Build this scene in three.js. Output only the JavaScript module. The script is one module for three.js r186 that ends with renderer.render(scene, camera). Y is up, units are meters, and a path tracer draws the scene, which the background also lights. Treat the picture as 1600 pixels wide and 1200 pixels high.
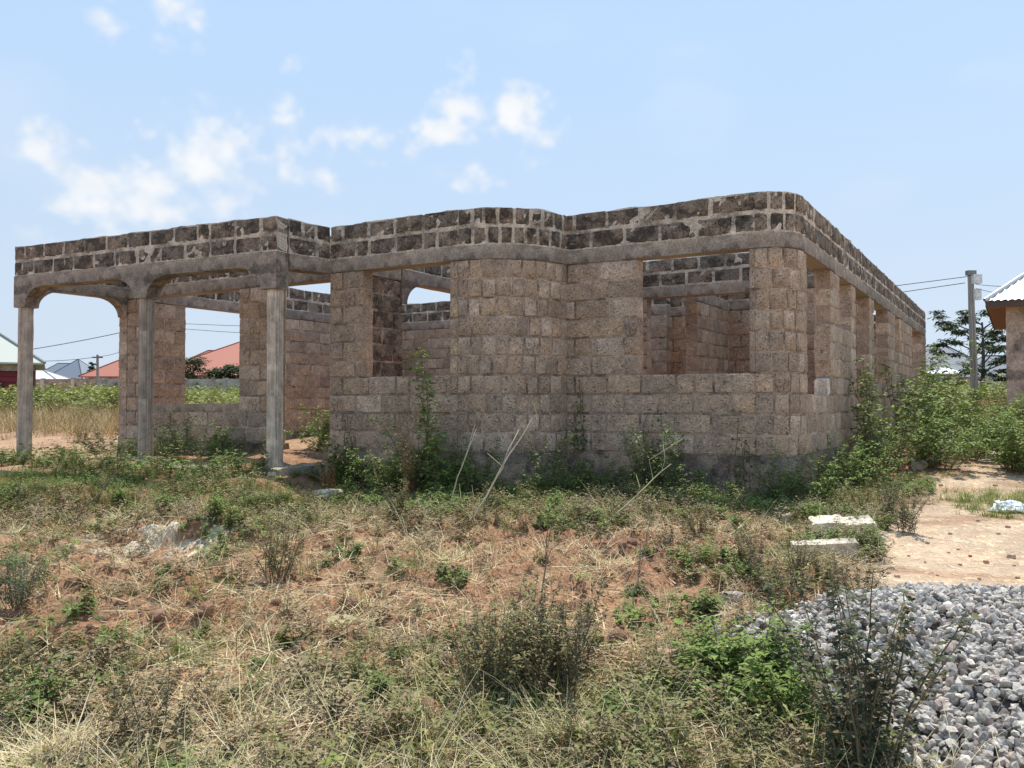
import * as THREE from 'three';
import { mergeGeometries } from 'three/addons/utils/BufferGeometryUtils.js';

// ---------------------------------------------------------------- camera, sky, sun, exposure
const scene = new THREE.Scene();
const EYE = 1.6, FPX = 1350, PITCH = Math.atan(30 / FPX);
const camera = new THREE.PerspectiveCamera(2 * Math.atan(600 / FPX) * 180 / Math.PI, 4 / 3, 0.1, 1500);
camera.position.set(0, EYE, 0);
camera.rotation.x = PITCH;
const renderer = new THREE.WebGLRenderer();
renderer.toneMapping = THREE.LinearToneMapping;
renderer.toneMappingExposure = 1.05;
renderer.shadowMap.enabled = true;
const SUN = new THREE.Vector3(0.14, 0.92, -0.365).normalize();
const sun = new THREE.DirectionalLight(new THREE.Color().setRGB(1, 0.945, 0.86), 5.0);
sun.position.copy(SUN).multiplyScalar(60).add(new THREE.Vector3(0, 0, -14));
sun.target.position.set(0, 0, -14);
sun.castShadow = true;
Object.assign(sun.shadow.camera, { left: -30, right: 30, top: 30, bottom: -30, near: 1, far: 140 });
sun.shadow.mapSize.set(4096, 4096);
sun.name = 'sun';
scene.add(sun, sun.target);
sun.target.name = 'sun_target';

// ---------------------------------------------------------------- random numbers and noise
function rng(seed) { let a = seed >>> 0; return () => { a = (a + 0x6D2B79F5) | 0; let t = Math.imul(a ^ (a >>> 15), 1 | a); t = (t + Math.imul(t ^ (t >>> 7), 61 | t)) ^ t; return ((t ^ (t >>> 14)) >>> 0) / 4294967296; }; }
const hash = (x, y, s = 0) => { let h = Math.imul(x | 0, 374761393) ^ Math.imul(y | 0, 668265263) ^ Math.imul(s | 0, 1274126177); h = Math.imul(h ^ (h >>> 13), 1274126177); h ^= h >>> 16; return (h >>> 0) / 4294967296; };
function vn(x, y, s = 0) {
  const ix = Math.floor(x), iy = Math.floor(y), fx = x - ix, fy = y - iy, a = fx * fx * (3 - 2 * fx), b = fy * fy * (3 - 2 * fy);
  const p = hash(ix, iy, s), q = hash(ix + 1, iy, s), r = hash(ix, iy + 1, s), t = hash(ix + 1, iy + 1, s);
  return p + (q - p) * a + (r - p) * b + (p - q - r + t) * a * b;
}
function fbm(x, y, o = 4, s = 0) { let v = 0, a = 0.5, n = 0; for (let i = 0; i < o; i++) { v += a * vn(x, y, s + i * 7); n += a; a *= 0.5; x = x * 2.03 + 11.7; y = y * 2.03 + 5.3; } return v / n; }
// noise that repeats every px, py cells (for textures that tile)
function tn(x, y, p, s = 0) {
  const ix = Math.floor(x), iy = Math.floor(y), fx = x - ix, fy = y - iy, a = fx * fx * (3 - 2 * fx), b = fy * fy * (3 - 2 * fy), m = (k) => ((k % p) + p) % p;
  const q = hash(m(ix), m(iy), s), r = hash(m(ix + 1), m(iy), s), t = hash(m(ix), m(iy + 1), s), w = hash(m(ix + 1), m(iy + 1), s);
  return q + (r - q) * a + (t - q) * b + (q - r - t + w) * a * b;
}
function tfbm(u, v, p, o, s = 0) { let r = 0, a = 0.5, n = 0; for (let i = 0; i < o; i++) { r += a * tn(u * p, v * p, p, s + i * 13); n += a; a *= 0.55; p *= 2; } return r / n; }
const clamp = (x, a = 0, b = 1) => Math.min(b, Math.max(a, x)), lerp = (a, b, t) => a + (b - a) * t;
const sst = (x, a, b) => { const t = clamp((x - a) / (b - a)); return t * t * (3 - 2 * t); };
const V = (x, y, z) => new THREE.Vector3(x, y, z);
const lin = (r, g, b) => new THREE.Color().setRGB(r, g, b);

// ---------------------------------------------------------------- the sky: clear hazy blue with a few small cumulus
{
  const Wd = 2048, Hd = 1024, data = new Float32Array(Wd * Hd * 4), R = rng(77);
  const stops = [[-90, .42, .40, .38], [-3, .62, .68, .74], [0, .66, .755, .865], [5, .635, .752, .89], [12, .575, .73, .93], [20, .525, .71, .965], [27, .50, .70, .985], [45, .36, .58, .90], [90, .20, .41, .74]];
  const clouds = [];   // azimuth (degrees from straight ahead, right positive), elevation, half width, half height, strength
  const cl = (a, e, w, h, k) => clouds.push([a, e, w, h, k]);
  cl(-19.4, 14.8, 3.3, 2.7, 1.1); cl(-17.4, 16.2, 1.5, 1.9, .9); cl(-22.4, 12.4, 3.2, 2.0, .95); cl(-25.6, 12.2, 3.2, 2.2, .85); cl(-28.6, 14.2, 1.3, 1.5, .5); cl(-24.5, 10.6, 4.2, 1.6, .5); cl(-15.0, 17.9, .9, 1.0, .5); cl(-13.2, 14.6, 2.0, 1.2, .7); cl(-15.0, 15.8, 1.2, .7, .4);
  cl(-5.3, 17.6, 2.4, 1.0, 1.0); cl(-3.0, 18.6, 2.2, 1.2, 1.1); cl(-.2, 18.5, 2.3, 1.5, 1.15); cl(1.4, 17.6, 1.8, 1.1, .7); cl(-9.5, 16.6, 2.6, .9, .45); cl(.6, 15.8, 1.2, .8, .4); cl(-2.4, 14.9, 1.8, .8, .35);
  cl(-21.6, 22.9, 1.8, 1.2, .95); cl(-23.0, 24.6, 2.6, 1.2, .85); cl(-25.4, 22.6, .9, 1.5, .65); cl(-22.0, 21.3, 1.5, .8, .5); cl(-14.0, 20.8, .8, .7, .35); cl(-3.4, 21.3, .7, 1.2, .3);
  for (let i = 0; i < 26; i++) { const a = 42 + R() * 276, e = 12 + R() * 38; for (let k = 0; k < 4; k++) cl(a + (R() - .5) * 9, e + (R() - .5) * 3, 1.5 + R() * 2.6, 1 + R() * 1.5, .5 + R() * .6); }
  for (let j = 0; j < Hd; j++) {
    const el = ((j + .5) / Hd - .5) * 180;
    let k = 0; while (k < stops.length - 2 && el > stops[k + 1][0]) k++;
    const A = stops[k], B = stops[k + 1], t = clamp((el - A[0]) / (B[0] - A[0]));
    for (let i = 0; i < Wd; i++) {
      const ph = ((i + .5) / Wd - .5) * 360;                     // +x at 0, +z at 90, ahead (-z) at -90
      let az = ph + 90; if (az > 180) az -= 360;
      const o = (j * Wd + i) * 4, grow = 1 + .035 * Math.sin((az - 20) * Math.PI / 180);
      let r = lerp(A[1], B[1], t) * grow, g = lerp(A[2], B[2], t) * grow, b = lerp(A[3], B[3], t) * grow, al = 0;
      if (el > 2 && el < 60) {
        let dens = 0;
        for (const [ca, ce, cw, ch, cs] of clouds) {
          let da = az - ca; if (da > 180) da -= 360; if (da < -180) da += 360;
          if (Math.abs(da) > cw * 1.7 || Math.abs(el - ce) > ch * 1.7) continue;
          const q = Math.sqrt((da / cw) ** 2 + ((el - ce) / ch) ** 2);
          dens = Math.max(dens, cs * (1 - sst(q, 0, 1.5)));
        }
        if (dens > 0) {
          const f = fbm(az * .75 + 40, el * 1.05, 6, 3), f2 = fbm(az * 2.6, el * 3.1 + 9, 4, 9);
          al = sst(dens * .95 + (f - .5) * 1.9 + (f2 - .5) * .5, .05, 1.25) * .97;
        }
        const veil = sst(fbm(az * .09 + 3, el * .22 + 1, 4, 31), .52, .85) * .14 * sst(el, 2, 9); al = 1 - (1 - al) * (1 - veil);
      }
      const body = .86 + .1 * fbm(az * 1.1, el * 1.3, 3, 55);
      data[o] = lerp(r, body * .985, al); data[o + 1] = lerp(g, body, al); data[o + 2] = lerp(b, body * 1.02, al); data[o + 3] = 1;
    }
  }
  const tex = new THREE.DataTexture(data, Wd, Hd, THREE.RGBAFormat, THREE.FloatType);
  tex.mapping = THREE.EquirectangularReflectionMapping; tex.magFilter = THREE.LinearFilter; tex.minFilter = THREE.LinearFilter; tex.needsUpdate = true;
  scene.background = tex; scene.environment = tex;
}

// ---------------------------------------------------------------- helpers for things and meshes
const taken = new Map();
function numbered(name) { const k = taken.get(name) ?? 0; taken.set(name, k + 1); return k ? name + '_' + String(k).padStart(3, '0') : name; }
function tag(o, label, category, group, kind) { if (label) o.userData.label = label; if (category) o.userData.category = category; if (group) o.userData.group = group; if (kind) o.userData.kind = kind; return o; }
function shade(o) { o.castShadow = true; o.receiveShadow = true; return o; }
function mesh(name, geo, mat, parent) { const m = shade(new THREE.Mesh(geo, mat)); m.name = parent ? name : numbered(name); (parent ?? scene).add(m); return m; }
function thing(name, label, category, pos, turn = 0, group) { const g = new THREE.Group(); g.name = numbered(name); g.position.copy(pos); g.rotation.y = turn; tag(g, label, category, group); scene.add(g); return g; }
function copyOf(proto, pos, turn, scale, label, group) { const c = proto.clone(); c.name = numbered(proto.name.replace(/_\d{3}$/, '')); c.userData = { ...proto.userData }; if (label) c.userData.label = label; if (group) c.userData.group = group; c.position.copy(pos); c.rotation.y = turn; c.scale.setScalar(scale); scene.add(c); return c; }

class MB {   // collects triangles with colour and uv
  constructor() { this.p = []; this.c = []; this.t = []; this.i = []; this.n = 0; }
  v(x, y, z, c, u = 0, w = 0) { this.p.push(x, y, z); this.c.push(c.r, c.g, c.b); this.t.push(u, w); return this.n++; }
  tri(a, b, c) { this.i.push(a, b, c); }
  quad(a, b, c, d) { this.i.push(a, b, c, a, c, d); }
  leaf(o, dir, up, len, wid, c, droop = .25) {   // a folded, pointed leaf of four triangles
    const side = V(0, 0, 0).crossVectors(dir, up).normalize(), nrm = V(0, 0, 0).crossVectors(side, dir).normalize();
    const at = (f, s, h) => this.v(o.x + dir.x * len * f + side.x * wid * s + nrm.x * h * wid - 0, o.y + dir.y * len * f + side.y * wid * s + nrm.y * h * wid - droop * len * f * f, o.z + dir.z * len * f + side.z * wid * s + nrm.z * h * wid, c, f, s + .5);
    const b = at(0, 0, 0), l = at(.42, -.5, .16), r = at(.42, .5, .16), m = at(.45, 0, -.04), t = at(1, 0, 0);
    this.tri(b, m, l); this.tri(b, r, m); this.tri(l, m, t); this.tri(m, r, t);
  }
  blade(o, dir, len, wid, bend, c, seg = 3, c2 = c) {   // a bent, tapering grass blade
    const side = V(-dir.z, 0, dir.x); if (side.lengthSq() < 1e-4) side.set(1, 0, 0); side.normalize();
    const hz = V(dir.x, 0, dir.z); if (hz.lengthSq() < 1e-4) hz.set(1, 0, 0); hz.normalize();
    let pa = -1, pb = -1;
    for (let k = 0; k <= seg; k++) {
      const f = k / seg, w = wid * (1 - f * .85) * .5, x = o.x + dir.x * len * f + hz.x * bend * len * f * f, y = o.y + dir.y * len * f - bend * len * f * f * .55, z = o.z + dir.z * len * f + hz.z * bend * len * f * f, cc = k > seg / 2 ? c2 : c;
      const a = this.v(x - side.x * w, y, z - side.z * w, cc, f, 0), b = this.v(x + side.x * w, y, z + side.z * w, cc, f, 1);
      if (k) this.quad(pa, pb, b, a); pa = a; pb = b;
    }
  }
  tube(pts, rad, c, sides = 5, cap = true) {
    const rings = []; const n = pts.length; let ref = V(.31, .1, .94);
    for (let k = 0; k < n; k++) {
      const d = V(0, 0, 0).subVectors(pts[Math.min(n - 1, k + 1)], pts[Math.max(0, k - 1)]).normalize(); if (Math.abs(d.dot(ref)) > .95) ref = V(.94, .2, -.3);
      const a = V(0, 0, 0).crossVectors(d, ref).normalize(), b = V(0, 0, 0).crossVectors(d, a), r = typeof rad === 'function' ? rad(k / (n - 1)) : rad, ring = [];
      for (let s = 0; s < sides; s++) { const q = s / sides * Math.PI * 2; ring.push(this.v(pts[k].x + (a.x * Math.cos(q) + b.x * Math.sin(q)) * r, pts[k].y + (a.y * Math.cos(q) + b.y * Math.sin(q)) * r, pts[k].z + (a.z * Math.cos(q) + b.z * Math.sin(q)) * r, c, s / sides, k / n)); }
      rings.push(ring);
    }
    for (let k = 1; k < n; k++) for (let s = 0; s < sides; s++) { const t = (s + 1) % sides; this.quad(rings[k - 1][s], rings[k - 1][t], rings[k][t], rings[k][s]); }
    if (cap) for (let s = 2; s < sides; s++) this.tri(rings[n - 1][0], rings[n - 1][s - 1], rings[n - 1][s]);
  }
  box(x0, x1, y0, y1, z0, z1, c) {
    const q = (a, b, d, e, w, h) => { const i = [[a, 0, 0], [b, w, 0], [d, w, h], [e, 0, h]].map(([p, u, t]) => this.v(p[0], p[1], p[2], c, u, t)); this.quad(...i); };
    const X = x1 - x0, Y = y1 - y0, Z = z1 - z0;
    q([x0, y0, z1], [x1, y0, z1], [x1, y1, z1], [x0, y1, z1], X, Y); q([x1, y0, z0], [x0, y0, z0], [x0, y1, z0], [x1, y1, z0], X, Y);
    q([x1, y0, z1], [x1, y0, z0], [x1, y1, z0], [x1, y1, z1], Z, Y); q([x0, y0, z0], [x0, y0, z1], [x0, y1, z1], [x0, y1, z0], Z, Y);
    q([x0, y1, z1], [x1, y1, z1], [x1, y1, z0], [x0, y1, z0], X, Z); q([x0, y0, z0], [x1, y0, z0], [x1, y0, z1], [x0, y0, z1], X, Z);
  }
  geo() {
    const g = new THREE.BufferGeometry();
    g.setAttribute('position', new THREE.Float32BufferAttribute(this.p, 3)); g.setAttribute('color', new THREE.Float32BufferAttribute(this.c, 3)); g.setAttribute('uv', new THREE.Float32BufferAttribute(this.t, 2));
    g.setIndex(this.i); g.computeVertexNormals(); return g;
  }
}

// ---------------------------------------------------------------- textures and materials
function tex8(size, fn, srgb) {
  const d = new Uint8Array(size * size * 4);
  for (let j = 0; j < size; j++) for (let i = 0; i < size; i++) { const c = fn((i + .5) / size, (j + .5) / size), o = (j * size + i) * 4; for (let k = 0; k < 3; k++) d[o + k] = clamp(typeof c === 'number' ? c : c[k]) * 255; d[o + 3] = 255; }
  const t = new THREE.DataTexture(d, size, size); t.wrapS = t.wrapT = THREE.RepeatWrapping; t.magFilter = THREE.LinearFilter; t.minFilter = THREE.LinearMipmapLinearFilter; t.generateMipmaps = true;
  if (srgb) { t.colorSpace = THREE.SRGBColorSpace; let sum = 0; for (let k = 0; k < d.length; k += 4) sum += Math.pow(d[k + 1] / 255, 2.2); t.userData.mean = sum / (size * size); }
  t.needsUpdate = true; return t;
}
const rep = (t, r) => { const c = t.clone(); c.userData = { ...t.userData }; c.repeat.set(r, r); c.needsUpdate = true; return c; };
// coarse sandy block: pits, grit, pale patches (tile = 1 m)
const blockH = (u, v) => { const big = tfbm(u, v, 6, 3, 1), mid = tfbm(u, v, 28, 3, 2), grit = tn(u * 190, v * 190, 190, 3), pit = sst(tfbm(u, v, 64, 2, 8), .66, .8); const coarse = tn(u * 84, v * 84, 84, 14); return clamp(.1 + big * .26 + mid * .34 + grit * .18 + coarse * .28 - pit * .4); };
const T_blockBump = tex8(512, blockH);
const T_block = tex8(512, (u, v) => { const h = blockH(u, v), big = tfbm(u, v, 4, 3, 21), g = tn(u * 230, v * 230, 230, 6), pale = sst(tfbm(u, v, 9, 4, 17), .56, .72); const k = .46 + h * .52 + (g - .5) * .16 + (big - .5) * .2; return [k + pale * .07, k * .985 + pale * .07, k * .965 + pale * .07]; }, true);
// old blackened block: mould in patches over the same grit
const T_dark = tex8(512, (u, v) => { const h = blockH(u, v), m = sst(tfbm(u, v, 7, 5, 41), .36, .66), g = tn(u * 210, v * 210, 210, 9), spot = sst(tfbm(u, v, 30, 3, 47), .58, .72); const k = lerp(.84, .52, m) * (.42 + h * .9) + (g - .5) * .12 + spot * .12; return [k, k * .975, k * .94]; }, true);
const T_mortar = tex8(512, (u, v) => { const a = tfbm(u, v, 8, 5, 61), g = tn(u * 90, v * 90, 90, 5) * .6 + tn(u * 200, v * 200, 200, 5) * .4, st = sst(tfbm(u, v, 5, 4, 67), .52, .72), k = .66 + (a - .5) * .34 + (g - .5) * .3 - st * .2; return [k, k * .99, k * .97]; }, true);
const T_mortarBump = tex8(512, (u, v) => tfbm(u, v, 20, 4, 71) * .7 + tn(u * 160, v * 160, 160, 4) * .3);
// concrete with run marks along v
const T_conc = tex8(512, (u, v) => { const s = tn(u * 60, v * 4, 60, 3) * .5 + tn(u * 24, v * 2, 24, 5) * .5, a = tfbm(u, v, 10, 5, 81), g = tn(u * 180, v * 180, 180, 7), blk = sst(tfbm(u, v, 6, 4, 87) * .6 + s * .4, .52, .68); const k = .62 + (s - .5) * .3 + (a - .5) * .3 + (g - .5) * .12 - blk * .26; return [k, k * .98, k * .95]; }, true);
const T_col = tex8(512, (u, v) => { const st = tn(u * 90, v * 3, 90, 3) * .5 + tn(u * 30, v * 2, 30, 5) * .5, a = tfbm(u, v, 8, 5, 181), g = tn(u * 180, v * 180, 180, 7), k = .68 + (st - .5) * .26 + (a - .5) * .3 + (g - .5) * .12; return [k, k * .98, k * .955]; }, true);
const soilH = (u, v) => { const a = tfbm(u, v, 5, 3, 91), b = tfbm(u, v, 18, 3, 92), c = tfbm(u, v, 60, 3, 93), cr = sst(tfbm(u, v, 34, 2, 95), .58, .7); return clamp(a * .3 + b * .35 + c * .3 + cr * .2); };
const T_soilBump = tex8(1024, soilH);
const T_soil = tex8(1024, (u, v) => { const h = soilH(u, v), g = tn(u * 380, v * 380, 380, 3), st = sst(tn(u * 90 + tn(u * 7, v * 7, 7, 2) * 6, v * 14, 90, 1), .86, .95) * .16, k = .5 + h * .42 + (g - .5) * .18; return [k + st, k + st * .9, k * .97 + st * .6]; }, true);
const T_bark = tex8(256, (u, v) => { const k = .55 + tn(u * 30, v * 6, 30, 2) * .3 + tfbm(u, v, 12, 3, 4) * .2; return k; }, true);
const T_stone = tex8(512, (u, v) => { const g = tn(u * 120, v * 120, 120, 2), a = tfbm(u, v, 10, 4, 3), sp = g > .86 ? -.32 : g < .1 ? .14 : 0; return .72 + (a - .5) * .35 + sp; }, true);

// colours are the surface's mean base colour: the grain map is divided by its own mean
const std = (o) => { const m = new THREE.MeshStandardMaterial({ roughness: .95, metalness: 0, ...o }); if (m.map?.userData.mean) m.color.multiplyScalar(1 / m.map.userData.mean); return m; };
const blockMats = [[.41, .303, .222], [.44, .333, .25], [.365, .266, .193], [.42, .303, .212], [.345, .262, .20], [.485, .377, .29]].map(([r, g, b]) => std({ color: lin(r, g, b), map: T_block, bumpMap: T_blockBump, bumpScale: .017 }));
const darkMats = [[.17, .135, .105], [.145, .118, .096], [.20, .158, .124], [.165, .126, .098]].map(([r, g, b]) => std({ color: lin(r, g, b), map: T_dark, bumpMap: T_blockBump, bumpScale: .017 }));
const M_core = std({ vertexColors: true, map: T_mortar, bumpMap: T_mortarBump, bumpScale: .02 });
const M_conc = std({ color: lin(.52, .455, .39), map: T_conc, bumpMap: T_mortarBump, bumpScale: .008 });
const M_lintel = std({ vertexColors: true, map: T_mortar, bumpMap: T_mortarBump, bumpScale: .01 });
const M_stuffBlock = std({ vertexColors: true, map: T_dark, bumpMap: T_blockBump, bumpScale: .017 });
const M_stuffPlain = std({ vertexColors: true, map: T_block, bumpMap: T_blockBump, bumpScale: .017 });
const M_soil = std({ vertexColors: true, map: rep(T_soil, .55), bumpMap: rep(T_soilBump, .55), bumpScale: .05 });
const leafM = (tr = .35) => new THREE.MeshPhysicalMaterial({ vertexColors: true, roughness: .8, transmission: tr, thickness: 0, side: THREE.DoubleSide, specularIntensity: .5 });
const M_leaf = leafM(.3), M_straw = std({ vertexColors: true, side: THREE.DoubleSide, roughness: .8 }), M_stem = std({ vertexColors: true, roughness: .9 });
const M_plain = std({ vertexColors: true });

// ---------------------------------------------------------------- the ground
const PROF = [[-80, -.6], [-5, -.05], [0, 0], [3.4, .02], [5.2, .17], [7, .31], [8.7, .41], [10, .47], [14, .72], [22, 1.12], [40, 1.38], [60, 1.6], [100, 2.0], [400, 3.2], [900, 4]];
function prof(d) { let k = 0; while (k < PROF.length - 2 && d > PROF[k + 1][0]) k++; const [a, b] = [PROF[k], PROF[k + 1]], t = clamp((d - a[0]) / (b[0] - a[0])); const s = lerp(t, t * t * (3 - 2 * t), .35); return lerp(a[1], b[1], s); }
const PL = [[2, 1.2], [5, 2.25], [7.8, 3.15], [9, 4.0], [10.9, 5.1], [13, 6.9], [16, 8.9], [20, 11.2], [24, 12.6], [40, 16]];
function pathEdge(d) { let k = 0; while (k < PL.length - 2 && d > PL[k + 1][0]) k++; const [a, b] = [PL[k], PL[k + 1]]; return lerp(a[1], b[1], clamp((d - a[0]) / (b[0] - a[0]))); }
const onPath = (x, d) => sst(x - pathEdge(d) + (fbm(x * 1.1, d * 1.1, 3, 5) - .5) * 1.3, -.3, .35) * (1 - sst(d, 22, 27));
const wildRight = (x, d) => sst(fbm(x * .8 + 3, d * .9, 3, 15) + (1 - Math.hypot((x - 5.9) / 1.3, (d - 9.6) / 1.2)) * .9, .62, .85) * sst(x, 4.6, 5.2);   // the grassy patch on the far side of the path
function ground(x, d) {
  let h = prof(d) + .027 * clamp(x, -9, 0) * sst(d, 3, 11);
  const near = 1 - sst(d, 12, 24), p = onPath(x, d), rough = near * (1 - .82 * p) * (1 - .6 * sst(d, 8.2, 9.6));
  h += rough * ((fbm(x * .8 + 9, d * .8, 3, 1) - .5) * .17 + (fbm(x * 2.6, d * 2.6, 3, 2) - .5) * .14);
  h += .2 * sst(-x, 2.2, 3.6) * sst(d, 9.2, 10.4) * (1 - sst(d, 13.5, 15.5));
  const bank = sst(x, -4.2, -3.7) * (1 - sst(x, -2.9, -2.4));           // the low cut bank of pale subsoil before the porch
  const edge = 8.05 + (fbm(x * 1.6, 3, 3, 8) - .5) * .7 + (x + 3.6) * .1;
  h += bank * (sst(d, edge, edge + .2) * .09 - .05 * sst(d, edge - 1.2, edge) * (1 - sst(d, edge, edge + .14)));
  if (d < 14) { const c = fbm(x * 7.5, d * 7.5, 3, 3); h += rough * ((c - .5) * .11 + sst(c, .6, .72) * .03 + (fbm(x * 19, d * 19, 2, 4) - .5) * .028); }
  return h;
}
const bankPale = (x, d) => { const e = 8.05 + (fbm(x * 1.6, 3, 3, 8) - .5) * .7 + (x + 3.6) * .1; return sst(x, -4.3, -3.7) * (1 - sst(x, -2.9, -2.2)) * sst(d, e - .55, e - .15) * (1 - sst(d, e + .15, e + .5)); };
const G = (x, d, up = 0) => V(x, ground(x, d) + up, -d);
function at(px, py, up = 0) {   // where the line of sight through a point of the photograph meets the ground
  const a = (px - 800) / FPX, b = (600 - py) / FPX, dx = a, dy = b * Math.cos(PITCH) + Math.sin(PITCH), dd = Math.cos(PITCH) - b * Math.sin(PITCH);
  let t = 1.5; while (t < 120 && EYE + dy * t > ground(dx * t, dd * t)) t += .02 + t * .002;
  return G(dx * t, dd * t, up);
}
{
  const xs = [], ds = [];
  for (let x = -6.2; x <= 6.2; x += .042) xs.push(x);
  for (let s = .06, x = 6.25; x < 700; x += s, s *= 1.11) { xs.push(x); xs.unshift(-x); }
  for (let d = 2.3; d <= 9.6; d += .036) ds.push(d);
  for (let s = .05, d = 9.65; d < 900; d += s, s *= 1.075) ds.push(d);
  for (let s = .1, d = 2.2; d > -200; d -= s, s *= 1.25) ds.unshift(d);
  const nx = xs.length, nd = ds.length, m = new MB(), c = new THREE.Color();
  for (const d of ds) for (const x of xs) {
    const p = onPath(x, d), f = fbm(x * .7, d * .7, 4, 12), f2 = fbm(x * 5, d * 5, 3, 13), f3 = fbm(x * .22 + 7, d * .22, 3, 14);
    c.setRGB(lerp(.245, .345, f), lerp(.118, .185, f), lerp(.06, .106, f));
    const dry = sst(f2 * .6 + f * .4, .48, .68); c.lerp(lin(.40, .27, .155), dry * .6);
    c.lerp(lin(.55, .41, .29), p * (.72 + .28 * f2)); if (p > .1) c.lerp(lin(.38, .22, .135), p * sst(fbm(x * 1.2, d * 3.6, 5, 18), .46, .64) * .8);
    c.lerp(lin(.60, .52, .40), bankPale(x, d) * sst(f2, .3, .55));
    c.lerp(lin(.44, .275, .17), .8 * (1 - sst(Math.hypot((x + 10.5) / 7.5, (d - 17.5) / 4.5) + (f3 - .5) * .9 + (f2 - .5) * .4, .75, 1.1)));   // the trodden sandy yard beyond the porch
    m.v(x, ground(x, d), -d, c, x, d);
  }
  for (let j = 0; j < nd - 1; j++) for (let i = 0; i < nx - 1; i++) { const a = j * nx + i; m.quad(a, a + 1, a + nx + 1, a + nx); }
  tag(mesh('ground', m.geo(), M_soil), 'reddish bare soil rising gently towards the ruined house', 'ground', null, 'structure');
}

// ---------------------------------------------------------------- the unfinished block house
// its own axes: u along the front (to the right), n away from the camera
const EU = .862, EN = .507, TH = Math.atan2(EN, EU);
const W = (u, n, y = 0) => V(EU * u + EN * n, y, EN * u - EU * n);
const HB = { u: -8, n: 16, y: .5 };
const L = (u, n, y) => V(u - HB.u, y - HB.y, -(n - HB.n));
const Y0 = .97, ROW = .248, YL = Y0 + 10 * ROW, YP = YL + .18, YT = YP + 2 * ROW, TW = .23;
const house = thing('unfinished_house', 'roofless abandoned house shell of weathered sandcrete blocks with a columned porch', 'house', W(HB.u, HB.n, HB.y), -TH);

function makePath(parts) {   // ['l', u0, n0, u1, n1] or ['a', cu, cn, r, a0, a1]
  const segs = []; let len = 0;
  for (const p of parts) { const l = p[0] === 'l' ? Math.hypot(p[3] - p[1], p[4] - p[2]) : Math.abs(p[5] - p[4]) * p[3]; segs.push({ p, s0: len, l, arc: p[0] === 'a' }); len += l; }
  return { len, segs, at(s) {
    const g = segs.find((q) => s <= q.s0 + q.l + 1e-6) ?? segs[segs.length - 1], t = (s - g.s0) / g.l, p = g.p;
    if (!g.arc) { const tu = (p[3] - p[1]) / g.l, tN = (p[4] - p[2]) / g.l; return { u: lerp(p[1], p[3], t), n: lerp(p[2], p[4], t), tu, tN, arc: false }; }
    const a = lerp(p[4], p[5], t), sg = Math.sign(p[5] - p[4]); return { u: p[1] + p[3] * Math.cos(a), n: p[2] + p[3] * Math.sin(a), tu: -Math.sin(a) * sg, tN: Math.cos(a) * sg, arc: true };
  } };
}
function breaks(list, step) { list = [...new Set(list.map((x) => +x.toFixed(4)))].sort((a, b) => a - b); const r = []; for (let i = 0; i < list.length - 1; i++) { const n = Math.max(1, Math.ceil((list[i + 1] - list[i]) / step)); for (let k = 0; k < n; k++) r.push(lerp(list[i], list[i + 1], k / n)); } r.push(list[list.length - 1]); return r; }
let wallNo = 0;
// a slab that follows a path, with openings, an uneven skin on both faces and closed edges
function skin(path, y0, y1, holes, o) {
  const { T = TW, rec = .009, amp = .016, step = .05, colour, topAmp = 0, freq = 13, s0 = 0, s1 = path.len } = o, id = ++wallNo * 37, m = new MB();
  const ss = breaks([s0, s1, ...path.segs.map((g) => g.s0).filter((x) => x > s0 && x < s1), ...holes.flatMap((h) => [h[0], h[1]]).filter((x) => x > s0 && x < s1)], step), ys = breaks([y0, y1, ...holes.flatMap((h) => [h[2], h[3]]).filter((y) => y > y0 && y < y1)], step);
  const ns = ss.length, ny = ys.length, pos = [[], []];
  const solid = (i, j) => { if (i < 0 || j < 0 || i >= ns - 1 || j >= ny - 1) return false; const s = (ss[i] + ss[i + 1]) / 2, y = (ys[j] + ys[j + 1]) / 2; return !holes.some((h) => s > h[0] && s < h[1] && y > h[2] && y < h[3]); };
  const grid = [[], []];
  for (let f = 0; f < 2; f++) for (let j = 0; j < ny; j++) for (let i = 0; i < ns; i++) {
    const s = ss[i], q = path.at(s), y = ys[j], b = f ? -(T - rec) : -rec, k = (fbm(s * freq + id, y * freq + f * 50, 3, id) - .5) * 2 * amp, off = b + (f ? -k : k);
    const ty = j === ny - 1 && topAmp ? (fbm(s * 3, 1, 3, id + 5) - .6) * topAmp : 0, p = L(q.u + q.tN * off, q.n - q.tu * off, y + ty);
    pos[f].push(p); grid[f].push(m.v(p.x, p.y, p.z, colour(s, y, f), s, y));
  }
  const C = lin(0, 0, 0), edge = (a, b) => { const P = [pos[0][a], pos[0][b], pos[1][b], pos[1][a]], cc = [a, b].map((k) => { C.fromArray(m.c, grid[0][k] * 3); return C.clone(); }); const w = P[0].distanceTo(P[1]); const v = P.map((p, k) => m.v(p.x, p.y, p.z, cc[k === 0 || k === 3 ? 0 : 1], k === 1 || k === 2 ? w : 0, k > 1 ? T : 0)); m.quad(...v); };
  for (let j = 0; j < ny - 1; j++) for (let i = 0; i < ns - 1; i++) {
    if (!solid(i, j)) continue; const a = j * ns + i, b = a + 1, c = a + ns + 1, d = a + ns;
    m.quad(grid[0][a], grid[0][b], grid[0][c], grid[0][d]); m.quad(grid[1][b], grid[1][a], grid[1][d], grid[1][c]);
    if (!solid(i, j - 1)) edge(b, a); if (!solid(i, j + 1)) edge(d, c); if (!solid(i - 1, j)) edge(a, d); if (!solid(i + 1, j)) edge(c, b);
  }
  return m.geo();
}
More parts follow.
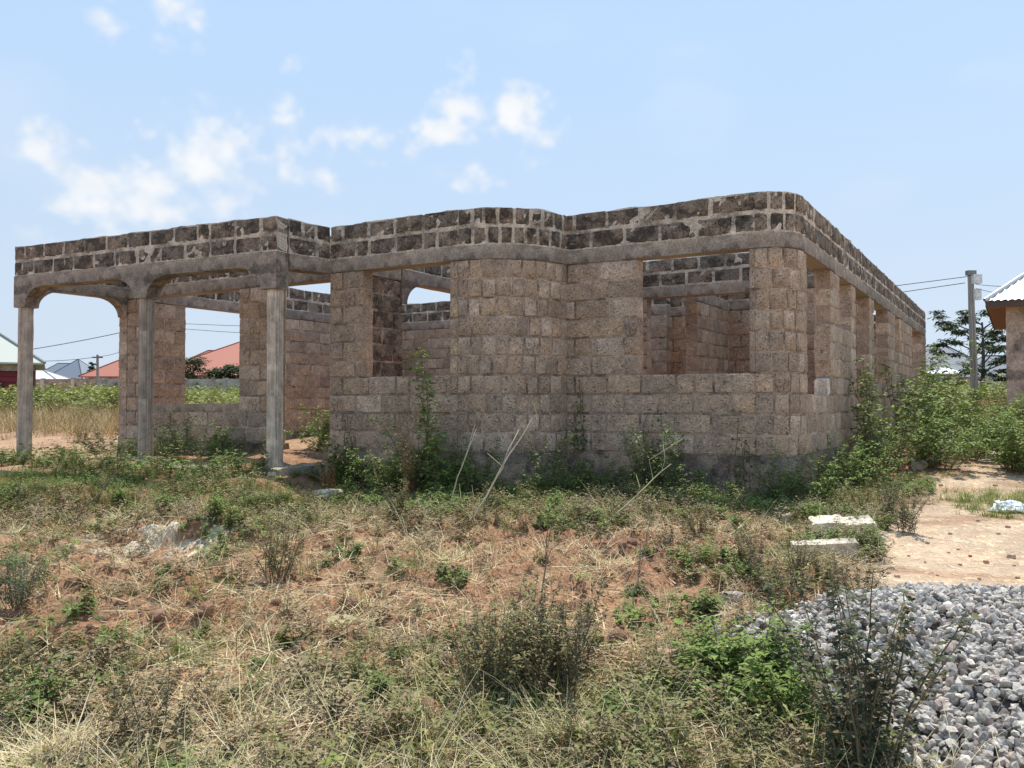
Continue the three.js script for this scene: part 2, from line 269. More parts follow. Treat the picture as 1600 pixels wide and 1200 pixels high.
// one worn block: a box whose rim is rounded off unevenly
function blockGeo(l, seed) {
  const R = rng(seed), h = .234, t = TW, e = .016, xs = [-l / 2, -l / 2 + e, -l * .17, l * .17, l / 2 - e, l / 2], ys = [-h / 2, -h / 2 + e, 0, h / 2 - e, h / 2], m = new MB(), c = lin(1, 1, 1), du = R(), dv = R();
  const wear = (k) => .004 + .018 * fbm(k * 2.3, seed, 2, seed);
  for (const f of [1, -1]) {
    const id = [];
    ys.forEach((y, j) => xs.forEach((x, i) => {
      const ex = i === 0 || i === 5, ey = j === 0 || j === 4; let px = x, py = y, pz = f * (t / 2 + (R() - .45) * .007);
      if (ex || ey) { pz = f * (t / 2 - wear(i + j * 3 + f) - (ex && ey ? .012 * R() : 0)); } if (ex) px -= Math.sign(x) * R() * .010; if (ey) py -= Math.sign(y) * R() * .008;
      id.push(m.v(px, py, pz, c, px + du, py + dv));
    }));
    for (let j = 0; j < 4; j++) for (let i = 0; i < 5; i++) { const a = j * 6 + i, q = [id[a], id[a + 1], id[a + 7], id[a + 6]]; m.quad(...(f > 0 ? q : q.reverse())); }
    m[f > 0 ? 'F' : 'B'] = id;
  }
  const rim = [...[0, 1, 2, 3, 4, 5], ...[11, 17, 23, 29], ...[28, 27, 26, 25, 24], ...[18, 12, 6]];
  const P = (k) => [m.p[k * 3], m.p[k * 3 + 1], m.p[k * 3 + 2]];
  for (let k = 0; k < rim.length; k++) { const a = rim[k], b = rim[(k + 1) % rim.length], q = [m.F[b], m.F[a], m.B[a], m.B[b]].map((v, z) => { const p = P(v); return m.v(p[0], p[1], p[2], c, p[2] + du * 3, p[0] + p[1] + dv); }); m.quad(...q); }
  return m.geo();
}
const LONG = Array.from({ length: 16 }, (_, k) => k + 1).map((k) => blockGeo(.452, k * 11)), SHORT = Array.from({ length: 18 }, (_, k) => k + 1).map((k) => blockGeo(.19, k * 17 + 400));
const laid = [], RB = rng(5);
function lay(path, parent, y0, rows, holes, tone, vis, o = {}) {
  const joint = o.joint ?? .022;
  for (let r = 0; r < rows; r++) {
    const ya = y0 + r * ROW, yb = ya + ROW, cuts = [];
    for (const g of path.segs) cuts.push([g.s0, g.s0 + g.l, g.arc]);
    let free = cuts;
    for (const h of holes) if (Math.min(yb, h[3]) - Math.max(ya, h[2]) > ROW * .3) free = free.flatMap(([a, b, k]) => (h[1] <= a || h[0] >= b ? [[a, b, k]] : [[a, h[0], k], [h[1], b, k]].filter(([p, q]) => q - p > .05)));
    for (const [a, b, arc] of free) {
      const unit = arc ? .185 : .47; let s = a, first = true;
      while (s < b - .03) {
        let l = unit * (arc ? .8 + RB() * .4 : .96 + RB() * .06); if (first && r % 2 && !arc) l *= .5; if (!arc && RB() < .06) l *= .5; if (b - s - l < (arc ? .08 : .11)) l = b - s; if (l > unit * 1.35) l = (b - s) / 2;
        first = false; const s0 = s, s1 = Math.min(b, s + l); s = s1;
        const e0 = s0 === a ? (arc ? .003 : -.007) : joint / 2, e1 = s1 === b ? (arc ? .003 : -.007) : joint / 2, len = s1 - s0 - e0 - e1; if (len < .04) continue;
        const q = path.at(s0 + e0 + len / 2), off = -TW / 2 + (RB() - .5) * .008, hh = (ROW - joint * (.8 + RB() * .5)) / .234, cu = q.u + q.tN * off, cn = q.n - q.tu * off;
        const short = len < .3, geo = short ? SHORT[RB() * SHORT.length | 0] : LONG[RB() * LONG.length | 0];
        const yc = (ya + yb) / 2 + (RB() - .5) * .008;
        const wp = W(cu, cn, yc), d = Math.max(2, -wp.z), nx = EU * q.tN - EN * q.tu, nz = EN * q.tN + EU * q.tu, face = Math.abs((wp.x * nx + wp.z * nz) / Math.hypot(wp.x, wp.z, EYE - yc));
        const P = L(cu, cn, yc), sc = V(len / (short ? .19 : .452), hh, 1 + (RB() - .5) * .02), tilt = [(RB() - .5) * .014, Math.atan2(q.tN, q.tu) + (RB() - .5) * .02 + (RB() < .5 ? Math.PI : 0), (RB() - .5) * .014], mats = typeof tone === 'function' ? tone(q, yc, r) : tone;
        laid.push({ parent, geo, P, sc, tilt, mat: mats[RB() * mats.length | 0], w: len * ROW * face / (d * d) * vis * (Math.abs(wp.x / d) > .64 ? .05 : 1) });
      }
    }
  }
}
const cMortarLow = (s, y, f) => { const k = fbm(s * 2.2, y * 2.2, 4, 71 + f), q = sst(fbm(s * 1.1 + 4, y * .7, 4, 75 + f), .5, .7); return lin(.41, .315, .245).multiplyScalar(.72 + k * .5).lerp(lin(.22, .175, .14), q * .6); };
const cMortarTop = (s, y, f) => { const k = fbm(s * 2.5, y * 3, 4, 81 + f); return lin(.56, .475, .385).multiplyScalar(.7 + k * .55); };
const cLintel = (s, y, f) => { const k = fbm(s * 1.3, y * 5, 4, 91 + f), q = sst(fbm(s * .8 + 3, y * 2, 4, 95 + f), .42, .62); return lin(.30, .245, .20).multiplyScalar(.75 + k * .5).lerp(lin(.17, .148, .126), q * .65); };
const cPlinth = (s, y, f) => { const k = fbm(s * 3, y * 3, 4, 101 + f), q = sst(fbm(s * 1.2 + 3, y * 2, 4, 105 + f), .42, .62); return lin(.35, .255, .188).multiplyScalar(.7 + k * .6).lerp(lin(.13, .115, .095), q * .7); };
// a full wall: plinth, block wall with openings, lintel band, two parapet courses
function wall(path, holes, o = {}) {
  const { vis = 1, low = blockMats, high = darkMats, plinth = true, cl = cMortarLow, ct = cMortarTop, base = Y0, step = .045, label, parapet = true } = o;
  const w = mesh('wall', skin(path, base, YL - .002, holes, { colour: cl, step, amp: o.amp ?? .021, rec: .0135 }), M_core, house); if (label) w.userData.label = label;
  const li = mesh('lintel', skin(path, YL, YP, [], { T: TW + .012, rec: -.004, amp: .018, freq: 6, colour: o.clint ?? cLintel, step }), M_lintel, house);
  if (parapet) { const pa = mesh('parapet', skin(path, YP + .002, YT - .012, [], { colour: ct, step, amp: .024, rec: .009, freq: 15, topAmp: .045 }), M_core, house); lay(path, pa, YP, 2, [], high, vis, { joint: .036 }); }
  if (plinth) mesh('plinth', skin(path, .15, base - .002, holes.filter((h) => h[2] <= base + .01).map((h) => [h[0], h[1], base - .12, base + 1]), { T: TW + .05, rec: -.02, amp: .045, freq: 6, colour: cPlinth, step: .05 }), M_core, house);
  lay(path, w, base, Math.round((YL - base) / ROW), holes, low, vis, { joint: o.joint ?? .017 });
  return w;
}
// u on a plane n = c at picture column x, and n on a plane u = c
const rr = (px) => (px - 800) / FPX, uAt = (n, px) => n * (EU * rr(px) - EN) / (EU + EN * rr(px)), nAt = (u, px) => u * (EU + EN * rr(px)) / (EU * rr(px) - EN);

const NL = 9.25, NR = 10.29, UR = -2.24, UJ = -8.44, NB = 26.45, UL = -13.9, NP = 9.75, RA = 1.06, RC = .47, SILL = Y0 + 4 * ROW;
// the front: bay with its rounded end, then the room with its rounded corner and the long side
const UA = -5.2 - RA;
const pBay = makePath([['l', UJ, NL, UA, NL], ['a', UA, NL + RA, RA, -Math.PI / 2, 0]]);
wall(pBay, [[uAt(NL, 565) - UJ, uAt(NL, 703) - UJ, SILL, YL]], { vis: 1.2, label: 'front wall of the bay with rounded end and square window opening' });
const pMain = makePath([['l', -5.2 - .12, NR, UR - RC, NR], ['a', UR - RC, NR + RC, RC, -Math.PI / 2, 0], ['l', UR, NR + RC, UR, NB]]);
const sArc = (UR - RC) - (-5.32) + RC * Math.PI / 2, sN = (n) => sArc + n - (NR + RC);
const sideHoles = [[10.95, 12.5, Y0 + 3 * ROW, YL], [13.2, 14.25, Y0 + 7 * ROW, YL], [14.62, 16.1, Y0 - .1, YL], [16.6, 18.5, SILL, YL], [19.6, 20.4, Y0 + 6 * ROW, YL], [22.9, 25.3, SILL, YL]].map(([a, b, c, d]) => [sN(a), sN(b), c, d]);
wall(pMain, [[uAt(NR, 995) + 5.32, uAt(NR, 1172) + 5.32, SILL, YL], ...sideHoles], { vis: 1.1, label: 'front and side wall with rounded corner and open window holes' });
// the porch's rear wall, the far side wall, the wall between bay and hall, partitions
wall(makePath([['l', UL + TW, NP, UJ + .16, NP]]), [[uAt(NP, 222) - UL - TW, uAt(NP, 373) - UL - TW, Y0 + 2.5 * ROW, YL], [uAt(NP, 430) - UL - TW, -8.9 - UL - TW, Y0 - .1, YL]], { vis: .9 });
wall(makePath([['l', UL, NB, UL, NP]]), [[NB - 13.3, NB - 11.0, Y0 + 2.5 * ROW, YL], [NB - 22, NB - 19.8, SILL, YL]], { vis: .8, step: .08 });
const arch = makePath([['l', -8.28, 17.5, -8.28, NL + TW + .002]]);
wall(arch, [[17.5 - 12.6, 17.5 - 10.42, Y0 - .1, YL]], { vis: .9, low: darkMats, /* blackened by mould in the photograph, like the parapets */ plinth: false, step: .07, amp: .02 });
wall(makePath([['l', UL + TW, 17.5, -8.29, 17.5]]), [], { vis: .4, plinth: false, step: .09 });
wall(makePath([['l', -5.9, 10.75, -5.9, 14.29]]), [], { vis: .1, plinth: false, step: .12 });
wall(makePath([['l', -5.88, 14.3, UR - TW - .01, 14.3]]), [[.22, 2.9, Y0 - .1, YL]], { vis: 1, plinth: false, step: .08 });
wall(makePath([['l', -8.0, 17.0, -6.29, 17.0]]), [], { vis: .7, plinth: false, step: .09 });
wall(makePath([['l', -6.6, 17.6, -5.02, 17.6]]), [], { vis: .7, plinth: false, step: .09 });
wall(makePath([['l', -5.0, 15.1, -5.0, 16.995]]), [], { vis: .8, plinth: false, step: .08 });
wall(makePath([['l', -4.98, 17.0, UR - TW - .01, 17.0]]), [], { vis: .7, plinth: false, step: .1 });
wall(makePath([['l', UR - TW - .01, NB, UL + TW + .01, NB]]), [[2, 3.4, SILL, YL], [6, 7.5, SILL, YL]], { vis: .02, plinth: false, step: .16 });

// the porch: slab, three ribbed columns, haunched beams, two courses above them
const PK = [-8.55, 8.32], PLc = [-13.9, 7.87], PM = [lerp(PK[0], PLc[0], .474), lerp(PK[1], PLc[1], .474)];
function beam(a, b, posts, T, h0 = .31, wd = .42) {   // elevation along a > b, haunches at the given distances
  const len = Math.hypot(b[0] - a[0], b[1] - a[1]), sh = new THREE.Shape(), N = 9; sh.moveTo(0, YP); sh.lineTo(0, YL);
  const bot = [];
  for (const [s, dl, dr, half] of posts) {
    if (dl) for (let k = 0; k <= N; k++) { const q = k / N * Math.PI / 2; bot.push([s - half - wd * (1 - Math.sin(q)), YL - h0 * (1 - Math.cos(q))]); }
    else bot.push([s - half, YL - h0]);
    if (dr) for (let k = 0; k <= N; k++) { const q = (1 - k / N) * Math.PI / 2; bot.push([s + half + wd * (1 - Math.sin(q)), YL - h0 * (1 - Math.cos(q))]); }
    else bot.push([s + half, YL - h0]);
  }
  for (const [x, y] of bot) if (x >= 0 && x <= len) sh.lineTo(x, y);
  sh.lineTo(len, bot[bot.length - 1][0] >= len - .01 ? YL - h0 : YL); sh.lineTo(len, YP);
  const g = new THREE.ExtrudeGeometry(sh, { depth: T, bevelEnabled: true, bevelSize: .006, bevelThickness: .006, bevelSegments: 1, curveSegments: 2 });
  const tu = (b[0] - a[0]) / len, tN = (b[1] - a[1]) / len, p = g.attributes.position, col = [];
  for (let i = 0; i < p.count; i++) { const s = p.getX(i), y = p.getY(i), off = -T + p.getZ(i), q = L(a[0] + tu * s + tN * off, a[1] + tN * s - tu * off, y); p.setXYZ(i, q.x, q.y, q.z); const c = cLintel(s, y, 0); col.push(c.r, c.g, c.b); }
  g.setAttribute('color', new THREE.Float32BufferAttribute(col, 3)); g.computeVertexNormals(); return g;
}
{
  const front = Math.hypot(PK[0] - PLc[0], PK[1] - PLc[1]), mid = front * .526;
  mesh('beam', beam(PLc, PK, [[.13, false, true, .13], [mid, true, true, .13], [front - .13, true, false, .13]], TW + .01), M_lintel, house);
  mesh('beam', beam([PK[0] + .004, PK[1] + TW + .02], [UJ - .002, NL - .004], [[-.02, false, false, .02]], TW, 0.02), M_lintel, house).userData.label = 'short return beam joining porch and bay';
  mesh('beam', beam([UL, NP - .004], [UL, PLc[1] + TW + .02], [[0, false, true, .02], [NP - PLc[1] - TW - .02, true, false, .02]], TW), M_lintel, house);
  mesh('beam', beam([-8.045, 12.7], [-8.045, 10.36], [[.06, false, true, .06], [2.28, true, false, .06]], .03, .34, .5), M_lintel, house).userData.label = 'arched soffit between bay and hall';
  const up = (pp, vis, tone) => { const w = mesh('parapet', skin(pp, YP + .002, YT - .012, [], { colour: cMortarTop, amp: .024, rec: .009, freq: 15, topAmp: .045 }), M_core, house); lay(pp, w, YP, 2, [], tone, vis, { joint: .036 }); };
  up(makePath([['l', PLc[0], PLc[1], PK[0], PK[1]]]), 1.1, darkMats);
  up(makePath([['l', PK[0] + .004, PK[1] + TW * .2 + .19, UJ, NL - .004]]), 1.1, darkMats);
  up(makePath([['l', UL, NP - .004, UL, PLc[1] + TW + .01]]), .7, darkMats);
  // columns: round, cast in a ribbed form
  const colGeo = (h, seed) => { const m = new MB(), nS = 72, nY = 36, c = lin(1, 1, 1); for (let j = 0; j <= nY; j++) for (let i = 0; i <= nS; i++) { const a = i / nS * Math.PI * 2, y = h * j / nY, r = .104 + .0065 * Math.cos(a * 18) * (.6 + .4 * fbm(y * 3, i, 2, seed)) + (fbm(Math.cos(a) * 3 + seed, y * 4 + Math.sin(a) * 3, 3, seed) - .5) * .016 + (j < 2 ? .012 : 0); m.v(r * Math.cos(a), y, r * Math.sin(a), c, a / 6.283 * .66, y); } for (let j = 0; j < nY; j++) for (let i = 0; i < nS; i++) { const k = j * (nS + 1) + i; m.quad(k, k + nS + 1, k + nS + 2, k + 1); } return m.geo(); };
  const cm = [lin(.50, .42, .34), lin(.34, .285, .235), lin(.52, .44, .36)];
  [[PLc[0] + .13, PLc[1] + .12, .60], [PM[0], PM[1] + .12, .66], [PK[0] - .13, PK[1] + .12, .70]].forEach(([u, n, y], k) => {
    const col = mesh('column', colGeo(YL - .3 - y, k * 7 + 3), std({ color: cm[k], map: T_col, bumpMap: T_mortarBump, bumpScale: .008 }), house); col.position.copy(L(u, n, y)); col.rotation.y = k * 2.1;
  });
  // slab
  const m = new MB(), pts = [[PLc[0] - .15, PLc[1] - .1], [PK[0] + .2, PK[1] - .1], [UJ - .02, NL - .03], [UJ + .1, NP - .01], [UL - .05, NP - .01]], N = 60;
  const R0 = (u) => lerp(.655, .745, clamp((u - UL) / 5.4));
  const rows = [0, .04, .3, .7, 1].map((t) => { const r = []; for (let k = 0; k <= N; k++) { const s = k / N, u = lerp(pts[0][0], pts[1][0], s), n0 = lerp(pts[0][1], pts[1][1], s) + (fbm(s * 22, 2, 3, 6) - .5) * .1, n = lerp(n0, NP - .01, t), y = R0(u) + (t === 0 ? -.03 * fbm(s * 30, 3, 2, 4) : (fbm(u * 2, n * 2, 3, 9) - .5) * .02), p = L(u, n, y); r.push(m.v(p.x, p.y, p.z, lin(1, 1, 1), u, n)); } return r; });
  for (let j = 0; j < 4; j++) for (let k = 0; k < N; k++) m.quad(rows[j][k], rows[j][k + 1], rows[j + 1][k + 1], rows[j + 1][k]);
  for (let k = 0; k < N; k++) { const q = [rows[0][k], rows[0][k + 1]].map((v) => [m.p[v * 3], m.p[v * 3 + 1], m.p[v * 3 + 2]]), a = m.v(...q[0], lin(1, 1, 1), k * .09, 0), b = m.v(...q[1], lin(1, 1, 1), (k + 1) * .09, 0), c = m.v(q[1][0], q[1][1] - .5, q[1][2] - .02, lin(1, 1, 1), (k + 1) * .09, .5), d = m.v(q[0][0], q[0][1] - .5, q[0][2] - .02, lin(1, 1, 1), k * .09, .5); m.quad(d, c, b, a); }
  for (let j = 0; j < 4; j++) { const q = [rows[j][N], rows[j + 1][N]].map((v) => [m.p[v * 3], m.p[v * 3 + 1], m.p[v * 3 + 2]]), v = [[q[0][0], q[0][1] - .5, q[0][2]], [q[1][0], q[1][1] - .5, q[1][2]], q[1], q[0]].map((p) => m.v(...p, lin(1, 1, 1), p[2], p[1])); m.quad(...v); }
  mesh('slab', m.geo(), std({ color: lin(.36, .30, .24), map: T_mortar, bumpMap: T_mortarBump, bumpScale: .02 }), house);
}
// the blocks: the 300 that show largest are pieces of their own, the rest one part
{
  laid.sort((a, b) => b.w - a.w);
  const rest = [[], []], e = new THREE.Euler(), qn = new THREE.Quaternion(), mt = new THREE.Matrix4();
  laid.forEach((b, k) => {
    e.set(...b.tilt);
    if (k < 300) { const o = mesh('block', b.geo, b.mat, b.parent); o.position.copy(b.P); o.rotation.copy(e); o.scale.copy(b.sc); return; }
    const g = b.geo.clone(); g.applyMatrix4(mt.compose(b.P, qn.setFromEuler(e), b.sc)); const c = b.mat.color, ca = g.attributes.color, f = b.mat.map.userData.mean; for (let i = 0; i < ca.count; i++) ca.setXYZ(i, c.r * f, c.g * f, c.b * f); rest[blockMats.includes(b.mat) ? 0 : 1].push(g);
  });
  tag(mesh('blockwork', mergeGeometries(rest.map((r) => mergeGeometries(r)), true), [M_stuffPlain, M_stuffBlock], house), null, null, null, 'stuff');
  console.log('blocks', laid.length);
}
// ---------------------------------------------------------------- plants
const mix = (a, b, t) => a.clone().lerp(b, t);
const GREEN = [lin(.13, .21, .03), lin(.25, .33, .06)], DEEP = [lin(.055, .10, .022), lin(.12, .18, .038)], OLIVE = [lin(.15, .15, .045), lin(.27, .255, .095)], BROWN = [lin(.17, .12, .06), lin(.31, .235, .12)], BLUEG = [lin(.085, .12, .065), lin(.15, .185, .10)], STRAW = [lin(.46, .36, .17), lin(.68, .57, .33)], TAN = [lin(.36, .25, .12), lin(.55, .42, .22)];
function plantGeo(seed, o) {
  const { h = 1, stems = 8, lean = .5, leaf = [.06, .035], twig = .22, nodes = 14, per = 4, cols = GREEN, base = .12, r = .006, droop = .3, wood = lin(.16, .13, .07), from = .12, upward = .15, dead = 0, even = .45 } = o, R = rng(seed), st = new MB(), fo = new MB();
  for (let s = 0; s < stems; s++) {
    const a = R() * 6.283, ln = lean * (.15 + R()), H = h * (1 - even * R()), p0 = V(Math.cos(a) * base * R(), -.03, Math.sin(a) * base * R()), pts = [p0]; let d = V(Math.cos(a) * ln, 1, Math.sin(a) * ln).normalize(), p = p0.clone(); const K = 7;
    for (let k = 1; k <= K; k++) { d.x += (R() - .5) * .28; d.z += (R() - .5) * .28; d.y += (R() - .45) * .1 - (k / K) * ln * .12; d.normalize(); p = p.clone().addScaledVector(d, H / K); pts.push(p); }
    st.tube(pts, (f) => r * (1.15 - f * .85) * (.7 + h * .3), wood, 4);
    const on = (f) => { const q = f * K, i = Math.min(K - 1, q | 0); return pts[i].clone().lerp(pts[i + 1], q - i); };
    for (let k = 0; k < nodes; k++) {
      const f = from + (1 - from) * ((k + R() * .8) / nodes), o0 = on(Math.min(.99, f)), aa = R() * 6.283, tl = twig * (1.15 - f * .75) * (.4 + R() * .8), td = V(Math.cos(aa), upward + R() * .5, Math.sin(aa)).normalize(), tip = o0.clone().addScaledVector(td, tl);
      if (tl > .05) st.tube([o0, o0.clone().lerp(tip, .5).add(V(0, .01, 0)), tip], r * .35, wood, 3, false);
      for (let q = 0; q < per; q++) {
        const g = per === 1 ? 1 : (q + .6) / per, at0 = o0.clone().lerp(tip, g), la = aa + (q % 2 ? 1 : -1) * (.5 + R() * .9), ld = V(Math.cos(la), .05 + (R() - .35) * .8, Math.sin(la)).normalize(), sz = .55 + R() * .75, c = mix(cols[0], cols[1], R()); if (R() < dead) c.lerp(lin(.26, .17, .08), .8);
        fo.leaf(at0, ld, V((R() - .5) * .7, 1, (R() - .5) * .7).normalize(), leaf[0] * sz, leaf[1] * sz, c, droop);
      }
    }
    if (per) for (let q = 0; q < 3; q++) { const la = R() * 6.283; fo.leaf(pts[K], V(Math.cos(la), .5, Math.sin(la)).normalize(), V(0, 1, .1), leaf[0] * .7, leaf[1] * .7, mix(cols[1], GREEN[1], .4), 0); }
  }
  return { stem: st.geo(), foliage: fo.geo() };
}
const protoCache = new Map();
function plant(kind, name, opts, pos, turn, scale, label, category, group, squash = 1) {
  let g = protoCache.get(kind); if (!g) protoCache.set(kind, g = plantGeo(hash(kind.length * 91, kind.charCodeAt(0) * 7 + kind.charCodeAt(kind.length - 1), 3) * 1e6 | 0, opts));
  const t = thing(name, label, category, pos, turn, group); t.scale.set(scale, scale * squash, scale);
  mesh('stem', g.stem, M_stem, t); mesh('foliage', g.foliage, M_leaf, t); return t;
}
const atW = (u, n, up = 0) => { const p = W(u, n); p.y = ground(p.x, -p.z) + up; return p; };
const ORD = ['first', 'second', 'third', 'fourth', 'fifth', 'sixth', 'seventh', 'eighth', 'ninth', 'tenth', 'eleventh', 'twelfth', 'thirteenth', 'fourteenth', 'fifteenth'];
const RP = rng(2024), turnR = () => RP() * 6.283;
const KB = { a: { h: 1.05, stems: 15, lean: .75, leaf: [.075, .05], nodes: 15, per: 5, twig: .3, cols: GREEN, base: .22 }, b: { h: .9, stems: 13, lean: .9, leaf: [.07, .047], nodes: 14, per: 5, twig: .32, cols: [DEEP[1], GREEN[1]], base: .25 }, c: { h: 1.2, stems: 10, lean: .45, leaf: [.06, .038], nodes: 18, per: 5, twig: .24, cols: [DEEP[0], GREEN[1]], base: .18 } };
const bush = (k, pos, scale, label, group, sq = 1, name = 'leafy_bush') => plant('bush' + k, name, KB[k], pos, turnR(), scale, label, 'bush', group, sq);

// bushes that have grown over the long side of the house
const gSide = 'bushes along the side of the house';
[[-1.75, 11.75, .62, 'a'], [-1.55, 12.7, .8, 'c'], [-1.75, 13.6, 1.5, 'c'], [-1.0, 13.9, .9, 'a'], [-1.5, 14.8, 1.05, 'b'], [-.7, 15.3, .85, 'b'], [-1.5, 16.2, 1.3, 'a'], [-.5, 16.6, .95, 'a'], [-1.6, 17.8, 1.75, 'c'], [-.6, 18.2, 1.2, 'b'], [-1.5, 19.6, 1.65, 'a'], [-.5, 19.9, 1.1, 'b'], [-1.3, 21.4, 1.5, 'b'], [-.1, 21.8, 1.0, 'a']].forEach(([u, n, s, k], i) => bush(k, atW(u, n), s, ORD[i] + ' green bush along the long side of the block house from its rounded corner', gSide));
[[1305, 768, .6, 'c'], [1338, 752, .7, 'a'], [1365, 742, .62, 'b']].forEach(([x, y, s, k], i) => bush(k, at(x, y), s, ORD[i] + ' bush in front of the side bushes counting from the rounded corner', 'bushes before the side bushes'));
bush('a', at(1275, 785), .62, 'light green bush at the foot of the rounded house corner'); bush('b', at(1245, 775), .5, 'low dark bush tucked under the rounded corner wall');
[[1588, 735, .95, 'a'], [1600, 722, 1.1, 'b'], [1612, 742, 1.0, 'a']].forEach(([x, y, s, k]) => bush(k, at(x, y), s, 'green bush on the far side of the sandy path', 'bushes across the path'));
// bushes on and behind the porch slab
const gPorch = 'bushes growing in the porch';
[[-13.6, 8.6, .42, 'b'], [-13.1, 8.9, .7, 'a'], [-12.5, 9.0, .62, 'b'], [-12.0, 9.15, .78, 'a'], [-11.3, 8.95, .95, 'c'], [-10.8, 9.2, .9, 'a'], [-10.2, 8.9, .62, 'b'], [-9.7, 9.35, .55, 'c']].forEach(([u, n, s, k], i) => { const p = W(u, n, .72); bush(k, p, s * .82, ORD[i] + ' green bush on the porch slab from its outer column', gPorch, .9); });
[[-9.35, 10.3, .95, 'a'], [-9.0, 10.6, .85, 'b']].forEach(([u, n, s, k]) => bush(k, atW(u, n), s, 'green bush inside the doorway behind the porch', 'bushes behind the porch doorway'));
// weeds and climbers at the foot of the front wall
const gFoot = 'weedy bushes at the foot of the bay', inFront = (px, n) => atW(uAt(n, px), n);
[[520, 8.95, .5, 'b'], [552, 8.8, .62, 'a'], [585, 9.0, .6, 'b'], [615, 8.85, .68, 'b'], [650, 8.9, .8, 'c'], [685, 8.7, .75, 'a'], [715, 8.85, .65, 'b'], [742, 8.6, .68, 'c'], [785, 8.75, .5, 'b'], [828, 8.95, .48, 'b'], [858, 9.2, .7, 'c'], [893, 9.6, .6, 'b'], [925, 9.75, .45, 'b'], [605, 8.55, .55, 'a'], [700, 8.45, .55, 'a']].sort((a, b) => a[0] - b[0]).forEach(([x, n, s, k], i) => bush(k, inFront(x, n), s, ORD[i] + ' weedy bush at the foot of the bay wall counting from the porch', gFoot));
[[965, 9.8, .5, 'b'], [1005, 9.85, .7, 'c'], [1040, 9.95, .8, 'c'], [1075, 9.75, .55, 'b'], [1120, 9.8, .35, 'b'], [1165, 9.85, .42, 'b'], [1208, 9.9, .62, 'c'], [1232, 10.0, .5, 'b']].forEach(([x, n, s, k], i) => bush(k, inFront(x, n), s, ORD[i] + ' weedy bush under the front window counting from the inner corner', 'weedy bushes below the front window'));
function climber(label, u, n, y0, h, wd, seed, normal = [0, -1]) {   // leaves and runners lying on a wall face
  const t = thing('climbing_vine', label, 'vine', W(u, n, y0), -TH), R = rng(seed), st = new MB(), fo = new MB(), side = normal[1] ? 0 : 1;
  const put = (a, y, z) => (side ? V(z, y, -a) : V(a, y, z));
  for (let k = 0; k < 5; k++) { const pts = []; let x = (R() - .5) * wd * 1.6; const H = h * (.25 + R() * .75); for (let j = 0; j <= 9; j++) { pts.push(put(x, H * j / 9, .03 + R() * .02)); x += (R() - .5) * wd * .3; x *= 1 - j * .02; const n2 = R() < .45 ? 0 : 1 + (R() * 3 * (1 - j / 12) | 0); for (let q = 0; q < n2; q++) { const a = R() * 6.283; fo.leaf(put(x + (R() - .5) * wd * 1.1, H * (j + R()) / 9, .04 + R() * .07), V(Math.cos(a), Math.sin(a) - .3, .4).normalize(), V(.1, .2, 1).normalize(), .035 + R() * .04, .025 + R() * .02, mix(DEEP[0], OLIVE[0], R()), .1); } } st.tube(pts, .004, lin(.12, .10, .06), 4); }
  mesh('stem', st.geo(), M_stem, t); mesh('foliage', fo.geo(), M_leaf, t);
}
climber('small dark vine climbing the inner corner beside the rounded bay', -4.98, NR, .95, 1.0, .12, 5); climber('dark vine spreading under the front window sill', -4.0, NR, .6, .95, .22, 9); climber('thin dark vine streak on the pier left of the rounded corner', -2.85, NR, .55, .95, .12, 14); climber('dark creeper at the foot of the pier between porch and bay', -8.05, NL, .7, .75, .2, 21);
// tall plant before the bay window, leaning shoots, stalks
const tall = { h: 2.0, even: .3, stems: 3, lean: .13, leaf: [.075, .05], nodes: 34, per: 4, twig: .2, cols: [GREEN[0], GREEN[1]], base: .06, from: .2, r: .008 };
plant('tallshoot', 'tall_shoot', tall, inFront(672, 8.75), .6, 1.0, 'tall thin leafy shoot rising in front of the bay window', 'plant');
plant('leanshoot', 'leaning_shoot', { ...tall, h: 1.15, stems: 3, lean: .7, nodes: 20 }, inFront(640, 8.65), 2.4, 1, 'leafy shoot leaning out beside the tall shoot', 'plant');
plant('lowshoot', 'leafy_herb', { ...tall, h: .8, stems: 3, lean: .3, nodes: 14 }, inFront(530, 8.8), 1, 1, 'slender leafy herb at the porch end of the bay', 'plant');
function stalks(name, label, pos, n, h, col, seed, lean = .25, plume = .12, group) {
  const t = thing(name, label, 'grass', pos, 0, group), R = rng(seed), st = new MB(), hd = new MB();
  for (let k = 0; k < n; k++) { const a = R() * 6.283, H = h * (.6 + R() * .4), ln = lean * R(), pts = [], b = V((R() - .5) * .14, -.02, (R() - .5) * .14); for (let j = 0; j <= 6; j++) { const f = j / 6; pts.push(V(b.x + Math.cos(a) * ln * H * f * f, b.y + H * f - ln * H * .2 * f * f, b.z + Math.sin(a) * ln * H * f * f)); } const c = mix(col[0], col[1], R()); st.tube(pts, (f) => .0028 * (1.2 - f * .8), c, 3); for (let q = 0; q < 10; q++) { const f = 1 - plume * R(), p = pts[5].clone().lerp(pts[6], clamp(f * 6 - 5)); hd.blade(p, V((R() - .5) * .6, .7, (R() - .5) * .6).normalize(), .05 + R() * .04, .005, .4, mix(c, lin(.55, .4, .28), R() * .6), 2); } for (let q = 0; q < 3; q++) { const f = R() * .6, p = pts[0].clone().lerp(pts[6], f); hd.blade(p, V(Math.cos(R() * 6.28), .8, Math.sin(R() * 6.28)).normalize(), .2 + R() * .2, .006, .6, c, 3); } }
  mesh('stalk', st.geo(), M_stem, t); mesh('seed_head', hd.geo(), M_straw, t);
}
const RED = [lin(.30, .12, .06), lin(.42, .22, .12)];
